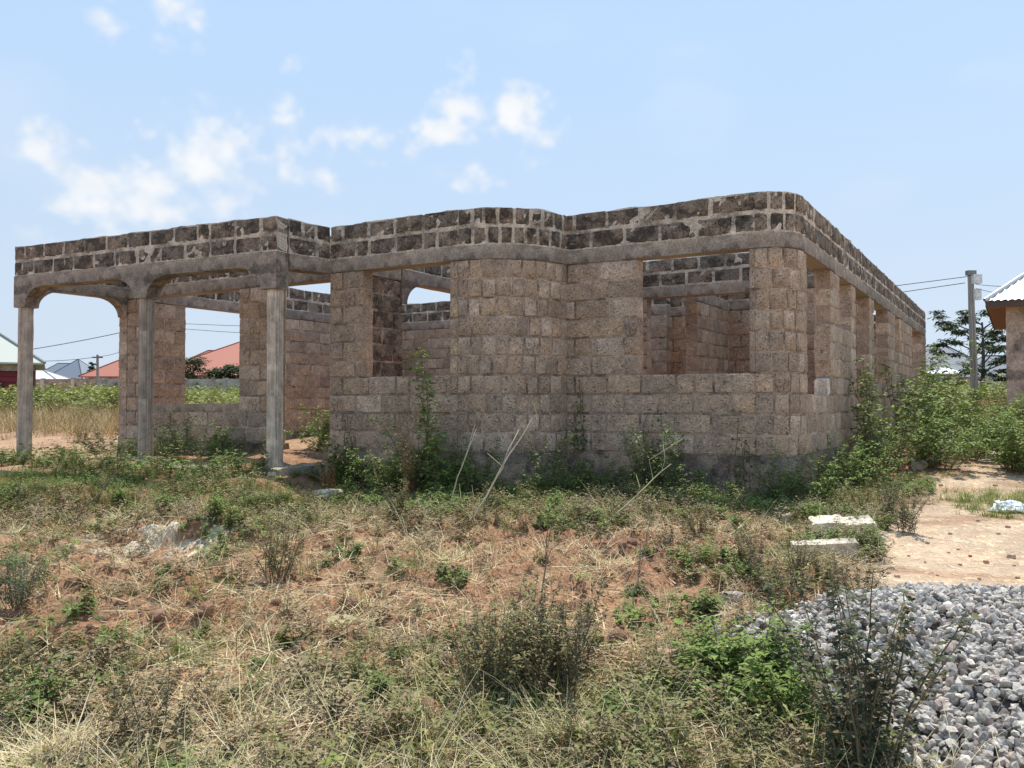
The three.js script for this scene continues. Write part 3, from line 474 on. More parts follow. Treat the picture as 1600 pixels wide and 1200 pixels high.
stalks('reed_grass', 'clump of rust-red tall grass stalks before the bay window', inFront(640, 8.5), 24, 1.15, RED, 31, .3); stalks('reed_grass', 'rust-red grass clump by the porch end of the bay', inFront(515, 8.5), 14, .8, RED, 33, .7); stalks('reed_grass', 'pale reddish grass stalks among weeds below the bay', inFront(605, 8.5), 10, .75, [lin(.34, .2, .11), lin(.5, .36, .2)], 35, .5);
// bare sticks poking out of the weeds and the soil
function stick(label, a, b, r, c, forks, seed) {
  const t = thing('dry_stick', label, 'stick', a), R = rng(seed), m = new MB(), d = V(0, 0, 0).subVectors(b, a), pts = []; for (let j = 0; j <= 8; j++) { const f = j / 8; pts.push(V(d.x * f + (R() - .5) * .03, d.y * f - .02 + Math.sin(f * 3) * .02, d.z * f + (R() - .5) * .03)); } m.tube(pts, (f) => r * (1.1 - f * .6), c, 5); mesh('stem', m.geo(), M_stem, t);
  const tw = new MB(); for (let k = 0; k < forks; k++) { const j = 3 + (R() * 5 | 0), p = pts[j], l = .12 + R() * .25; tw.tube([p, p.clone().add(V((R() - .3) * l, l * .6, (R() - .5) * l)), p.clone().add(V((R() - .2) * l * 1.8, l * 1.3, (R() - .5) * l * 1.5))], r * .45, c, 4); } if (forks) mesh('twig', tw.geo(), M_stem, t);
}
const PALE = lin(.46, .39, .27), GREY = lin(.2, .16, .11);
{ const p = at(735, 815), q = p.clone().add(V(.62, 1.02, -.5)); stick('pale bare branch slanting up past the rounded bay', p, q, .011, PALE, 3, 3); }
{ const p = at(700, 800), q = p.clone().add(V(.28, .95, -.3)); stick('thin pale stalk leaning beside the slanting bare branch', p, q, .008, PALE, 2, 4); }
{ const p = at(935, 830), q = p.clone().add(V(.75, .62, -.4)); stick('pale bare branch slanting up below the front window', p, q, .009, lin(.40, .36, .2), 3, 5); }
{ const p = at(100, 832), q = p.clone().add(V(.42, .62, -.3)); stick('curved dry stick standing on red soil before the porch', p, q, .010, GREY, 2, 6); }
{ const p = at(25, 805), q = p.clone().add(V(.02, .55, -.1)); stick('upright dark twig on red soil before the outer porch column', p, q, .007, GREY, 1, 7); }
{ const p = at(848, 930), q = p.clone().add(V(.05, .62, -.1)); stick('thin dark upright twig rising from the weed clump on the mound', p, q, .006, GREY, 2, 8); }
{ const p = at(985, 960), q = p.clone().add(V(.14, .5, -.2)); stick('forked dark twig on the soil right of the weed clump', p, q, .005, GREY, 4, 12); }
// dark seedy weeds, grey-green weeds and small herbs on the soil
const KW = { a: { h: .5, stems: 15, lean: .4, leaf: [.032, .014], nodes: 20, per: 3, twig: .06, cols: OLIVE, base: .1, r: .004, dead: .35 }, b: { h: .62, stems: 9, lean: .22, leaf: [.026, .012], nodes: 30, per: 4, twig: .035, cols: [lin(.075, .07, .035), lin(.15, .135, .06)], base: .09, r: .004, dead: .3 }, f: { h: .42, stems: 26, lean: .55, leaf: [.03, .008], nodes: 18, per: 3, twig: .04, cols: BLUEG, base: .08, r: .003 }, h: { h: .17, stems: 8, lean: 1.0, leaf: [.05, .028], nodes: 6, per: 3, twig: .08, cols: [OLIVE[0], GREEN[0]], base: .05, r: .0025 }, t: { h: .85, stems: 7, lean: .2, leaf: [.038, .022], nodes: 30, per: 4, twig: .07, cols: [lin(.05, .065, .03), lin(.115, .13, .05)], base: .1, r: .006, dead: .2 }, g: { h: .42, stems: 15, lean: .6, leaf: [.042, .026], nodes: 14, per: 4, twig: .1, cols: GREEN, base: .14, r: .004 } };
const weed = (k, x, y, s, label, group, name = 'weed') => plant('weed' + k, name, KW[k], at(x, y), turnR(), s, label, 'weed', group);
weed('f', 28, 945, 1.0, 'grey-green feathery weed on the red soil slope', null, 'feathery_weed'); weed('a', 432, 905, 1.15, 'spiky olive weed on the mound before the porch', null, 'spiky_weed');
[[745, 1062], [775, 1075], [805, 1050], [835, 1040], [862, 1065], [880, 1085], [820, 1095], [905, 1050], [760, 1100]].forEach(([x, y], i) => weed(i % 2 ? 'b' : 'a', x, y, .85 + RP() * .35, 'tall brownish weed in the thick clump on the mound', 'weeds of the thick clump on the mound', 'seedy_weed'));
weed('b', 240, 1195, .95, 'dark seed-covered stalk rising from pale straw', null, 'seedy_weed'); weed('b', 65, 1060, .55, 'short dark seedy weed leaning over straw', null, 'seedy_weed'); weed('a', 8, 1080, .7, 'dark scrubby weed beside the short seedy weed', null, 'seedy_weed');
[[1325, 1196, 1.0], [1362, 1215, 1.12], [1345, 1240, 1.0]].forEach(([x, y, s]) => weed('t', x, y, s, 'tall dark leafy weed standing in front of the gravel heap', 'tall weeds before the gravel', 'tall_weed'));
[[1150, 1075, .95], [1185, 1085, 1.1], [1120, 1055, .8], [1215, 1120, .9], [1170, 1130, .8], [1245, 1160, .75], [1275, 1175, .7]].forEach(([x, y, s]) => weed('g', x, y, s, 'fresh green weed at the edge of the gravel heap', 'green weeds edging the gravel', 'green_weed'));
[[1178, 905, .8, 'b'], [1198, 930, .7, 'b'], [1248, 892, .7, 'a'], [1216, 950, .65, 'a'], [1165, 880, .6, 'a'], [1285, 905, .55, 'a'], [1310, 940, .7, 'b'], [1345, 955, .75, 'b'], [1365, 962, .6, 'a'], [1240, 945, .6, 'b']].forEach(([x, y, s, k]) => weed(k, x, y, s, 'brownish green weed between the soil mound and the sandy path', 'weeds along the path edge', 'path_weed'));
[[1388, 812, .62, 't'], [1412, 832, .55, 't'], [1425, 835, .5, 't'], [1378, 828, .45, 'g'], [1355, 845, .5, 'g'], [1330, 825, .4, 'g'], [1395, 790, .6, 'b'], [1265, 815, .5, 'g'], [1345, 800, .55, 'b']].forEach(([x, y, s, k]) => weed(k, x, y, s, 'dark green weed among the pale concrete pieces by the path', 'weeds around the concrete pieces', 'rubble_weed'));
[[995, 930], [715, 920], [320, 992], [505, 885], [700, 905], [690, 1015], [180, 1000], [545, 870], [1080, 905], [1130, 870], [455, 1010], [925, 1010], [590, 1090], [660, 960], [130, 960], [1040, 1150], [960, 1120], [350, 870], [1005, 870], [260, 900], [730, 860], [615, 905], [1095, 960], [845, 880], [395, 1050], [60, 1120]].forEach(([x, y]) => weed('h', x, y, .45 + RP() * .8, 'small green herb sprouting from the red soil', 'small herbs on the soil', 'small_herb'));
[[180, 790], [255, 800], [300, 788], [330, 805], [395, 800], [440, 790], [480, 800], [530, 790], [575, 800], [620, 800], [680, 795], [150, 782], [770, 800], [820, 790], [870, 800], [930, 795], [1060, 815], [1120, 810], [1090, 835], [1150, 830]].forEach(([x, y]) => weed(RP() < .5 ? 'g' : 'a', x, y, .45 + RP() * .35, 'bushy olive weed in the strip before the house', 'weeds in the strip before the house', 'strip_weed'));
{ // a pale round-leaved seedling on the bare soil
  const t = thing('pale_seedling', 'small seedling with three pale yellowish leaves on bare soil', 'plant', at(533, 985)), m = new MB(), s = new MB(); for (let k = 0; k < 5; k++) { const a = k * 1.3; s.tube([V(0, 0, 0), V(Math.cos(a) * .03, .06, Math.sin(a) * .03)], .002, OLIVE[0], 3); m.leaf(V(Math.cos(a) * .025, .06, Math.sin(a) * .025), V(Math.cos(a), .2, Math.sin(a)).normalize(), V(0, 1, .2), .085, .06, lin(.42, .40, .2), .2); } mesh('stem', s.geo(), M_stem, t); mesh('leaf', m.geo(), M_leaf, t);
}

// ---------------------------------------------------------------- uncountable ground cover
function tuft(seed, n, h, w, cols, spread, lean, bend) { const R = rng(seed), m = new MB(); for (let k = 0; k < n; k++) { const a = R() * 6.283, l = lean * (.2 + R()), d = V(Math.cos(a) * l, 1, Math.sin(a) * l).normalize(), c = mix(cols[0], cols[1], R()); m.blade(V((R() - .5) * spread, -.01, (R() - .5) * spread), d, h * (.45 + R() * .7), w * (.6 + R() * .7), bend * R(), c, 3, mix(c, cols[1], .5)); } return m.geo(); }
function spriglet(seed, n, h, lf, cols) { const R = rng(seed), m = new MB(), wood = lin(.16, .13, .06); for (let k = 0; k < n; k++) { const a = R() * 6.283, l = .2 + R() * .8, H = h * (.4 + R() * .6), tip = V(Math.cos(a) * l * H, H, Math.sin(a) * l * H); m.blade(V(0, -.01, 0), tip.clone().normalize(), tip.length(), .004, .1, wood, 2); for (let q = 0; q < 7; q++) { const f = .25 + R() * .75, b = R() * 6.283; m.leaf(tip.clone().multiplyScalar(f), V(Math.cos(b), R() * .6 - .1, Math.sin(b)).normalize(), V((R() - .5) * .8, 1, (R() - .5) * .8).normalize(), lf * (.5 + R()), lf * .5 * (.6 + R() * .6), mix(cols[0], cols[1], R()), .2); } } return m.geo(); }
function cover(name, label, geos, mat, n, seed, area, dens, scale, tint = .25) {
  const g = new THREE.Group(); g.name = numbered(name); tag(g, label, 'ground cover', null, 'stuff'); scene.add(g); const R = rng(seed), spots = geos.map(() => []), m4 = new THREE.Matrix4(), q = new THREE.Quaternion(), e = new THREE.Euler(); let made = 0, tries = 0;
  while (made < n && tries++ < n * 40) { const d = lerp(area[2], area[3], area[4] ? R() ** area[4] : R()), x = lerp(area[0], area[1], R()); if (Math.abs(x) > d * .68 + 1.2) continue; const k = dens(x, d); if (R() > k) continue; const s = scale(x, d, R) * (.6 + R() * .8); e.set((R() - .5) * .5, R() * 6.283, (R() - .5) * .5); m4.compose(G(x, d, 0), q.setFromEuler(e), V(s, s * (.7 + R() * .6), s)); const v = 1 + (R() - .5) * 2 * tint, w = (R() - .5) * tint * .5; spots[R() * geos.length | 0].push([m4.clone(), lin(v * (1 + w), v, v * (1 - w))]); made++; }
  geos.forEach((geo, i) => { const im = shade(new THREE.InstancedMesh(geo, mat, spots[i].length)); im.name = name; im.userData.kind = 'stuff'; spots[i].forEach(([m, c], k) => { im.setMatrixAt(k, m); im.setColorAt(k, c); }); g.add(im); });
}
const inHouse = (x, d) => { const u = EU * x - EN * d, n = EN * x + EU * d; return u > UL - .1 && u < UR + .15 && n > (u < UJ ? 7.75 : u < -5.2 ? NL : NR) - .08 && n < NB; };
const inGravel = (x, d) => Math.hypot((x - 3.0) / 1.85, (d - 4.7) / 1.5) < .93;
const off = (x, d) => (inHouse(x, d) || inGravel(x, d) ? 0 : (1 - onPath(x, d)) || 0);
const patch = (x, d, f, s, a, b) => sst(fbm(x * f, d * f, 4, s), a, b);
const bare = (x, d) => sst(d, 4.4, 5.3) * (1 - sst(d, 7.8, 8.7)) * (1 - sst(x, .9, 1.9));     // the band of mostly open red soil
const straw = [1, 2, 3, 4].map((k) => tuft(k * 3, 14, .21, .0055, STRAW, .14, 2.8, .5)), strawTall = [1, 2, 3].map((k) => tuft(k * 5 + 60, 9, .36, .0045, STRAW, .12, 1.3, .6)), tanTuft = [1, 2, 3].map((k) => tuft(k * 7 + 90, 15, .15, .005, TAN, .1, 1.9, .6)), greenTuft = [1, 2, 3].map((k) => tuft(k * 9 + 130, 16, .17, .005, [OLIVE[0], GREEN[1]], .08, .9, .6)), sprigs = [1, 2, 3, 4].map((k) => spriglet(k * 11, 6, .16, .042, [DEEP[1], GREEN[1]])), sprigsO = [1, 2, 3].map((k) => spriglet(k * 13 + 50, 7, .18, .034, [lin(.14, .15, .04), lin(.32, .31, .11)])), sprigsB = [1, 2, 3].map((k) => spriglet(k * 15 + 80, 7, .17, .032, BROWN));
const litter = [1, 2, 3].map((k) => { const R = rng(k * 23), m = new MB(); for (let i = 0; i < 14; i++) { const a = R() * 6.283; m.blade(V((R() - .5) * .3, .008 + R() * .02, (R() - .5) * .3), V(Math.cos(a), (R() - .3) * .25, Math.sin(a)).normalize(), .06 + R() * .2, .0035 + R() * .003, .1 * R(), mix(TAN[0], STRAW[1], R()), 2); } return m.geo(); });
cover('dry_grass', 'pale dry grass matted over the near ground', straw, M_straw, 3000, 1, [-6, 4, 2.4, 9.6], (x, d) => off(x, d) * clamp((1 - sst(d, 3.2, 4.6)) * (.3 + patch(x, d, .9, 21, .38, .6)) * (1 - sst(x, -1.3, .2) * .45) + patch(x, d, 1.3, 22, .54, .7) * .12), () => 1);
cover('tall_dry_grass', 'loose tall dry grass stems on the near ground', strawTall, M_straw, 520, 2, [-5, 3, 2.4, 8.6], (x, d) => off(x, d) * clamp((1 - sst(d, 3.4, 4.8)) * patch(x, d, 1.1, 23, .42, .62) + .05), () => .9);
cover('brown_grass', 'short brown withered grass on the soil', tanTuft, M_straw, 2600, 3, [-8, 6, 2.4, 10.4], (x, d) => off(x, d) * clamp((.3 + patch(x, d, 1.6, 24, .46, .64) * .7) * (1 - .86 * bare(x, d)) + (1 - sst(d, 4, 5)) * .2 * (1 - sst(x, -1.4, 0) * .6)), () => .9);
cover('straw_litter', 'broken straw scattered over the soil', litter, M_straw, 3400, 4, [-7, 5, 2.4, 9.5], (x, d) => off(x, d) * (.3 + .7 * patch(x, d, 1.1, 25, .36, .6)) * (1 - .6 * bare(x, d)), () => 1);
cover('green_grass', 'short green grass among the weeds', greenTuft, M_leaf, 2500, 5, [-9, 8, 2.4, 12], (x, d) => { const o = inHouse(x, d) || inGravel(x, d) ? 0 : 1; return o * clamp((1 - onPath(x, d)) * (patch(x, d, 1.0, 26, .5, .64) * (1 - .8 * bare(x, d)) * .6 + sst(d, 8.3, 9.2) * .14) + wildRight(x, d) * .8); }, () => 1);
cover('green_ground_cover', 'low green leafy plants covering the near ground', sprigs, M_leaf, 2300, 6, [-8, 6, 2.4, 11.5], (x, d) => off(x, d) * clamp(patch(x, d, 1.2, 27, .54, .66) * (1 - .85 * bare(x, d)) * (x < -1.5 && d < 5 ? .4 : 1) + sst(d, 8.4, 9.4) * .07), () => .85);
cover('olive_ground_cover', 'olive scrubby weeds covering the near ground', sprigsO, M_leaf, 1900, 7, [-7, 5, 2.4, 10.5], (x, d) => off(x, d) * clamp((1 - sst(d, 4.2, 5.0)) * sst(x, -1.8, .2) * 1.0 + patch(x, d, 1.4, 28, .5, .64) * .45 * (1 - .8 * bare(x, d)) + sst(d, 8.2, 9.2) * .16), (x, d) => .85);
cover('withered_ground_cover', 'withered brown scrub covering the near ground', sprigsB, M_straw, 1700, 8, [-7, 5, 2.4, 10], (x, d) => off(x, d) * clamp(.2 + patch(x, d, 1.2, 29, .48, .64) * .6) * (1 - .75 * bare(x, d)), () => .95);
{ // crumbs and clods of soil
  const clods = [1, 2, 3, 4].map((k) => { const g = new THREE.IcosahedronGeometry(1, 1), p = g.attributes.position, c = []; for (let i = 0; i < p.count; i++) { const v = V(p.getX(i), p.getY(i), p.getZ(i)), r = .75 + .5 * fbm(v.x * 1.6 + k * 9, v.y * 1.6 + v.z * 1.3, 2, k); p.setXYZ(i, v.x * r, v.y * r * .75, v.z * r); c.push(1, 1, 1); } g.setAttribute('color', new THREE.Float32BufferAttribute(c, 3)); g.computeVertexNormals(); return g; });
  cover('soil_clods', 'small red clods of loose soil', clods, std({ color: lin(.30, .165, .098), bumpMap: T_soilBump, bumpScale: .01 }), 5200, 9, [-6, 4, 2.6, 9], (x, d) => off(x, d) * patch(x, d, 1.5, 35, .4, .62), (x, d, R) => .006 + R() ** 5 * .04, .2);
}
// the field beyond: bare, then dry grass, then green
const fieldTuft = [1, 2, 3].map((k) => tuft(k * 19 + 300, 22, .55, .012, [TAN[0], STRAW[0]], .3, .6, .5)), fieldGreen = [1, 2, 3].map((k) => spriglet(k * 17 + 330, 16, .8, .16, [lin(.20, .24, .055), lin(.36, .38, .11)]));
cover('dry_field_grass', 'dry brown grass of the field behind the house', fieldTuft, M_straw, 9000, 11, [-34, 34, 15, 44, 1.1], (x, d) => (inHouse(x, d) ? 0 : x > 0 ? clamp(sst(d, 15, 19) * (1 - onPath(x, d) * .95)) : sst(d + (fbm(x * .3, d * .3, 3, 44) - .5) * 7, 19, 25)), (x, d) => .9 + .25 * sst(d, 20, 34));
cover('green_field', 'green leafy growth of the field behind the house', fieldGreen, M_leaf, 3800, 12, [-50, 50, 27, 60], (x, d) => (inHouse(x, d) ? 0 : sst(d + (fbm(x * .3 + 9, d * .3, 3, 46) - .5) * 6, 29, 33)), () => 1.15);
cover('porch_weeds', 'straggling green weeds along the edge of the porch slab', [sprigs[0], sprigsO[0], tanTuft[0], greenTuft[0]], M_leaf, 260, 13, [-9.5, -2.6, 10.4, 14.2], (x, d) => { const u = EU * x - EN * d, n = EN * x + EU * d; return u > UL - .6 && u < UJ && n > 7.3 && n < 7.85 + (u - UL) * .08 ? 1 : 0; }, () => 1.5);

// ---------------------------------------------------------------- the heap of crushed stone
{
  const C = [3.0, 4.7], g0 = G(C[0], C[1]), t = thing('gravel_heap', 'low heap of light grey crushed stone beside the sandy path', 'gravel heap', g0), R = rng(99);
  const hp = (x, d) => { const q = Math.hypot((x - C[0]) / 1.85, (d - C[1]) / 1.5) + (fbm(x * 1.3, d * 1.3, 3, 51) - .5) * .22; return q > 1 ? -.02 * (q - 1) : .25 * (1 - q * q) ** .8 * (.85 + .35 * fbm(x * 1.7, d * 1.7, 3, 52)); };
  const m = new MB(), N = 60; for (let j = 0; j <= N; j++) for (let i = 0; i <= N; i++) { const x = C[0] + (i / N - .5) * 4.1, d = C[1] + (j / N - .5) * 3.7, h = hp(x, d); m.v(x - g0.x, ground(x, d) + h - .045 - (h <= 0 ? .08 : 0) - g0.y, -d - g0.z, lin(.16, .145, .13), x, d); } for (let j = 0; j < N; j++) for (let i = 0; i < N; i++) { const a = j * (N + 1) + i; m.quad(a, a + 1, a + N + 2, a + N + 1); }
  mesh('grit_core', m.geo(), std({ vertexColors: true, bumpMap: T_soilBump, bumpScale: .03 }), t);
  const shapes = [0, 1, 2, 3, 4, 5, 6, 7].map((k) => { const Q = rng(k * 31 + 7), g = new THREE.IcosahedronGeometry(1, 0), p = g.attributes.position, key = new Map(), sx = .8 + Q() * .5, sy = .5 + Q() * .3, sz = .65 + Q() * .4; for (let i = 0; i < p.count; i++) { const s = [p.getX(i), p.getY(i), p.getZ(i)].map((v) => v.toFixed(3)).join(); if (!key.has(s)) key.set(s, .6 + Q() * .62); const r = key.get(s); p.setXYZ(i, p.getX(i) * r * sx, p.getY(i) * r * sy, p.getZ(i) * r * sz); } const uv = g.attributes.uv; for (let i = 0; i < uv.count; i++) uv.setXY(i, p.getX(i) * .3 + k * .3 + p.getZ(i) * .1, p.getY(i) * .3 + p.getZ(i) * .22); g.computeVertexNormals(); return g; });
  const tones = [[.50, .455, .395], [.375, .34, .297], [.62, .565, .485], [.43, .375, .32], [.265, .243, .218], [.53, .445, .36], [.40, .31, .26]].map(([r, g, b]) => std({ color: lin(r, g, b), map: rep(T_stone, 1.6), roughness: .85, flatShading: true }));
  const st = []; for (let k = 0; k < 11500; k++) { const a = R() * 6.283, q = Math.sqrt(R()) * 1.06, x = C[0] + Math.cos(a) * q * 1.85, d = C[1] + Math.sin(a) * q * 1.5, h = hp(x, d); if (h <= .0 && R() > .25) continue; const s = .017 + R() * .016 + R() ** 6 * .014, up = h > 0 ? (R() - .4) * .028 : .005; st.push({ x, d, y: ground(x, d) + Math.max(h, 0) + up, s, w: (Math.abs(x / d) < .585 && d > 3.05 ? 1 : .01) * s / d * (up > 0 ? 1 : .3), e: [R() * 6.28, R() * 6.28, R() * 6.28], g: R() * 8 | 0, m: R() < .04 ? 6 : R() < .12 ? 5 : R() * 5 | 0 }); }
  st.sort((a, b) => b.w - a.w); const rest = shapes.map(() => []);
  st.forEach((s, i) => { const p = V(s.x - g0.x, s.y - g0.y, -s.d - g0.z), e = new THREE.Euler(...s.e); if (i < 300) { const o = mesh('stone', shapes[s.g], tones[s.m], t); o.position.copy(p); o.rotation.copy(e); o.scale.setScalar(s.s); } else rest[s.g].push([new THREE.Matrix4().compose(p, new THREE.Quaternion().setFromEuler(e), V(s.s, s.s, s.s)), tones[s.m].color]); });
  const grp = new THREE.Group(); grp.name = 'crushed_stone'; grp.userData.kind = 'stuff'; t.add(grp); const mr = std({ color: lin(1, 1, 1), map: rep(T_stone, 1.6), roughness: .85, flatShading: true }); mr.color.setRGB(1, 1, 1);
  shapes.forEach((g, k) => { const im = shade(new THREE.InstancedMesh(g, mr, rest[k].length)); im.name = 'crushed_stone'; im.userData.kind = 'stuff'; rest[k].forEach(([mm, c], i) => { im.setMatrixAt(i, mm); im.setColorAt(i, c); }); grp.add(im); });
}

// ---------------------------------------------------------------- rubble, stones, litter by the path
function rock(name, label, pos, sx, sy, sz, col, seed, group, category = 'stone', rough = .34) {
  const g = new THREE.IcosahedronGeometry(1, 2), p = g.attributes.position; for (let i = 0; i < p.count; i++) { const x = p.getX(i), y = p.getY(i), z = p.getZ(i), r = 1 - rough / 2 + rough * fbm(x * 1.5 + seed, y * 1.5 + z * 1.7 + seed * 3, 3, seed), q = (v) => Math.sign(v) * Math.min(Math.abs(v), .72); p.setXYZ(i, q(x * r) * sx, q(y * r) * sy, q(z * r) * sz); }
  const n = g.toNonIndexed ? g : g; n.computeVertexNormals(); const o = mesh(name, n, std({ color: lin(...col), map: rep(T_stone, 1.2), flatShading: true }), null); o.position.copy(pos).add(V(0, sy * .35, 0)); o.rotation.y = seed; tag(o, label, category, group); return o;
}
rock('boulder', 'white boulder among the bushes on the side of the house', at(1492, 688), .27, .17, .2, [.62, .58, .54], 1); rock('boulder', 'pale pinkish boulder below the white boulder', at(1484, 702), .25, .14, .2, [.55, .47, .39], 2); rock('boulder', 'brown rounded boulder at the edge of the bush mass', at(1434, 730), .17, .11, .14, [.38, .29, .22], 3); rock('boulder', 'grey-white boulder left of the brown boulder', at(1386, 724), .12, .085, .1, [.58, .54, .5], 4); rock('boulder', 'small buff boulder between the brown and grey-white boulders', at(1405, 730), .1, .09, .09, [.5, .40, .31], 5); rock('boulder', 'small pale boulder high among the side bushes', at(1508, 668), .16, .09, .12, [.56, .5, .44], 6);
rock('lime_lump', 'white lump of old concrete before the porch end', at(512, 775), .24, .07, .15, [.74, .63, .47], 7, null, 'concrete lump'); rock('lime_lump', 'flat white chip lying in weeds before the porch', at(425, 742), .09, .035, .06, [.66, .6, .5], 8, null, 'concrete lump'); rock('field_stone', 'grey stone in weeds left of the gravel heap', at(1145, 945), .10, .075, .09, [.36, .31, .26], 9); rock('field_stone', 'flat reddish stone by the green weeds left of the gravel', at(1052, 1030), .15, .05, .09, [.42, .26, .18], 10); rock('field_stone', 'pale stone half hidden in the near weeds', at(635, 1130), .05, .05, .04, [.5, .45, .38], 11);
[[1350, 880, .07, [.6, .55, .47]], [1375, 845, .05, [.66, .62, .56]], [1366, 852, .06, [.55, .5, .44]], [1340, 838, .04, [.6, .56, .5]]].forEach(([x, y, s, c], i) => rock('rubble_piece', 'small pale rubble piece beside the concrete slabs', at(x, y), s * 1.3, s * .6, s, c, 20 + i, 'rubble by the concrete slabs', 'rubble'));
{ const Q = rng(61), list = [[1580, 872, .035], [1541, 880, .022], [1500, 884, .02], [1482, 865, .015], [1402, 902, .022], [1388, 897, .02], [1497, 860, .014], [1560, 835, .02], [1450, 850, .018], [1530, 905, .014], [1420, 870, .014], [1590, 905, .02], [1465, 900, .012], [1528, 815, .02], [1575, 825, .025], [1485, 835, .02], [1490, 745, .05], [1555, 760, .03], [1470, 760, .03], [1512, 725, .05], [1585, 885, .014], [1445, 880, .012]]; list.forEach(([x, y, s], i) => rock('pebble', 'small brown stone lying on the sandy path', at(x, y), s * 1.2, s * .8, s, [.40 + Q() * .12, .27 + Q() * .08, .18 + Q() * .05], 40 + i, 'small stones on the path')); }
rock('brick_bit', 'tiny red brick fragment on the sandy path', at(1516, 871), .018, .014, .016, [.5, .08, .06], 80, null, 'brick fragment');
function chunk(label, px, py, l, h, w, turn, tilt, seed, col = [.66, .585, .47]) {   // a broken piece of concrete block
  const R = rng(seed), g = new THREE.BoxGeometry(l, h, w, 8, 3, 5), p = g.attributes.position, key = new Map(); for (let i = 0; i < p.count; i++) { const k = [p.getX(i), p.getY(i), p.getZ(i)].map((v) => v.toFixed(3)).join(); if (!key.has(k)) key.set(k, V((R() - .5) * .014, (R() - .5) * .01, (R() - .5) * .014)); const d = key.get(k); p.setXYZ(i, p.getX(i) + d.x, p.getY(i) + d.y, p.getZ(i) + d.z); } const uv = g.attributes.uv; for (let i = 0; i < uv.count; i++) uv.setXY(i, p.getX(i) + seed * .1 + p.getY(i), p.getZ(i) + p.getY(i)); g.computeVertexNormals();
  const o = mesh('concrete_slab', g, std({ color: lin(...col), map: T_mortar, bumpMap: T_mortarBump, bumpScale: .01 })); o.position.copy(at(px, py, h * .3)); o.rotation.set(tilt, turn, tilt * .6); tag(o, label, 'concrete slab'); return o;
}
chunk('pale cracked concrete block lying flat by the path weeds', 1292, 830, .30, .13, .24, -.15, .2, 1); chunk('second pale concrete block butted against the cracked one', 1340, 832, .28, .14, .24, -.12, .2, 2, [.62, .55, .45]); chunk('long low concrete piece in front of the two pale blocks', 1288, 862, .52, .10, .14, -.12, .14, 3); chunk('half-buried concrete piece behind the pale blocks', 1228, 812, .14, .06, .1, .3, .1, 4, [.6, .52, .42]);
{ // crumpled white plastic bag
  const g = new THREE.IcosahedronGeometry(.13, 4), p = g.attributes.position; for (let i = 0; i < p.count; i++) { const x = p.getX(i) / .13, y = p.getY(i) / .13, z = p.getZ(i) / .13, a = fbm(x * 2.2 + 5, y * 2.2 + z * 1.9, 3, 8), b = Math.abs(fbm(x * 4 + 2, z * 4 + y * 3, 3, 9) - .5), r = .5 + a * .9 - b * 1.1; p.setXYZ(i, x * r * .19, Math.max(-.02, y * r * .1), z * r * .13); } g.computeVertexNormals();
  const o = mesh('plastic_bag', g, std({ color: lin(.80, .82, .85), roughness: .45, flatShading: true })); o.position.copy(at(1576, 800, .03)); tag(o, 'crumpled white plastic bag on the grass across the path', 'plastic bag');
}
{ // loose pale block standing in the first side window
  const o = mesh('loose_block', blockGeo(.19, 951), std({ color: lin(.60, .54, .48), map: T_block, bumpMap: T_blockBump, bumpScale: .008 })); o.position.copy(W(UR - .10, 12.36, Y0 + 3 * ROW + .11)); o.rotation.set(0, -TH + Math.PI / 2, .12); o.scale.set(.95, .95, .8); tag(o, 'pale loose block stood on the sill of the first side window', 'block');
}

// ---------------------------------------------------------------- neighbouring and far houses
const paint = (r, g, b, o = {}) => std({ color: lin(r, g, b), map: rep(T_mortar, .5), bumpMap: rep(T_mortarBump, .5), bumpScale: .004, ...o });
function quadGeo(list) { const m = new MB(), c = lin(1, 1, 1); for (const q of list) { const a = q.map((p) => m.v(p[0], p[1], p[2], c, p[0], p[2] + p[1])); if (a.length === 4) m.quad(...a); else m.tri(...a); } return m.geo(); }
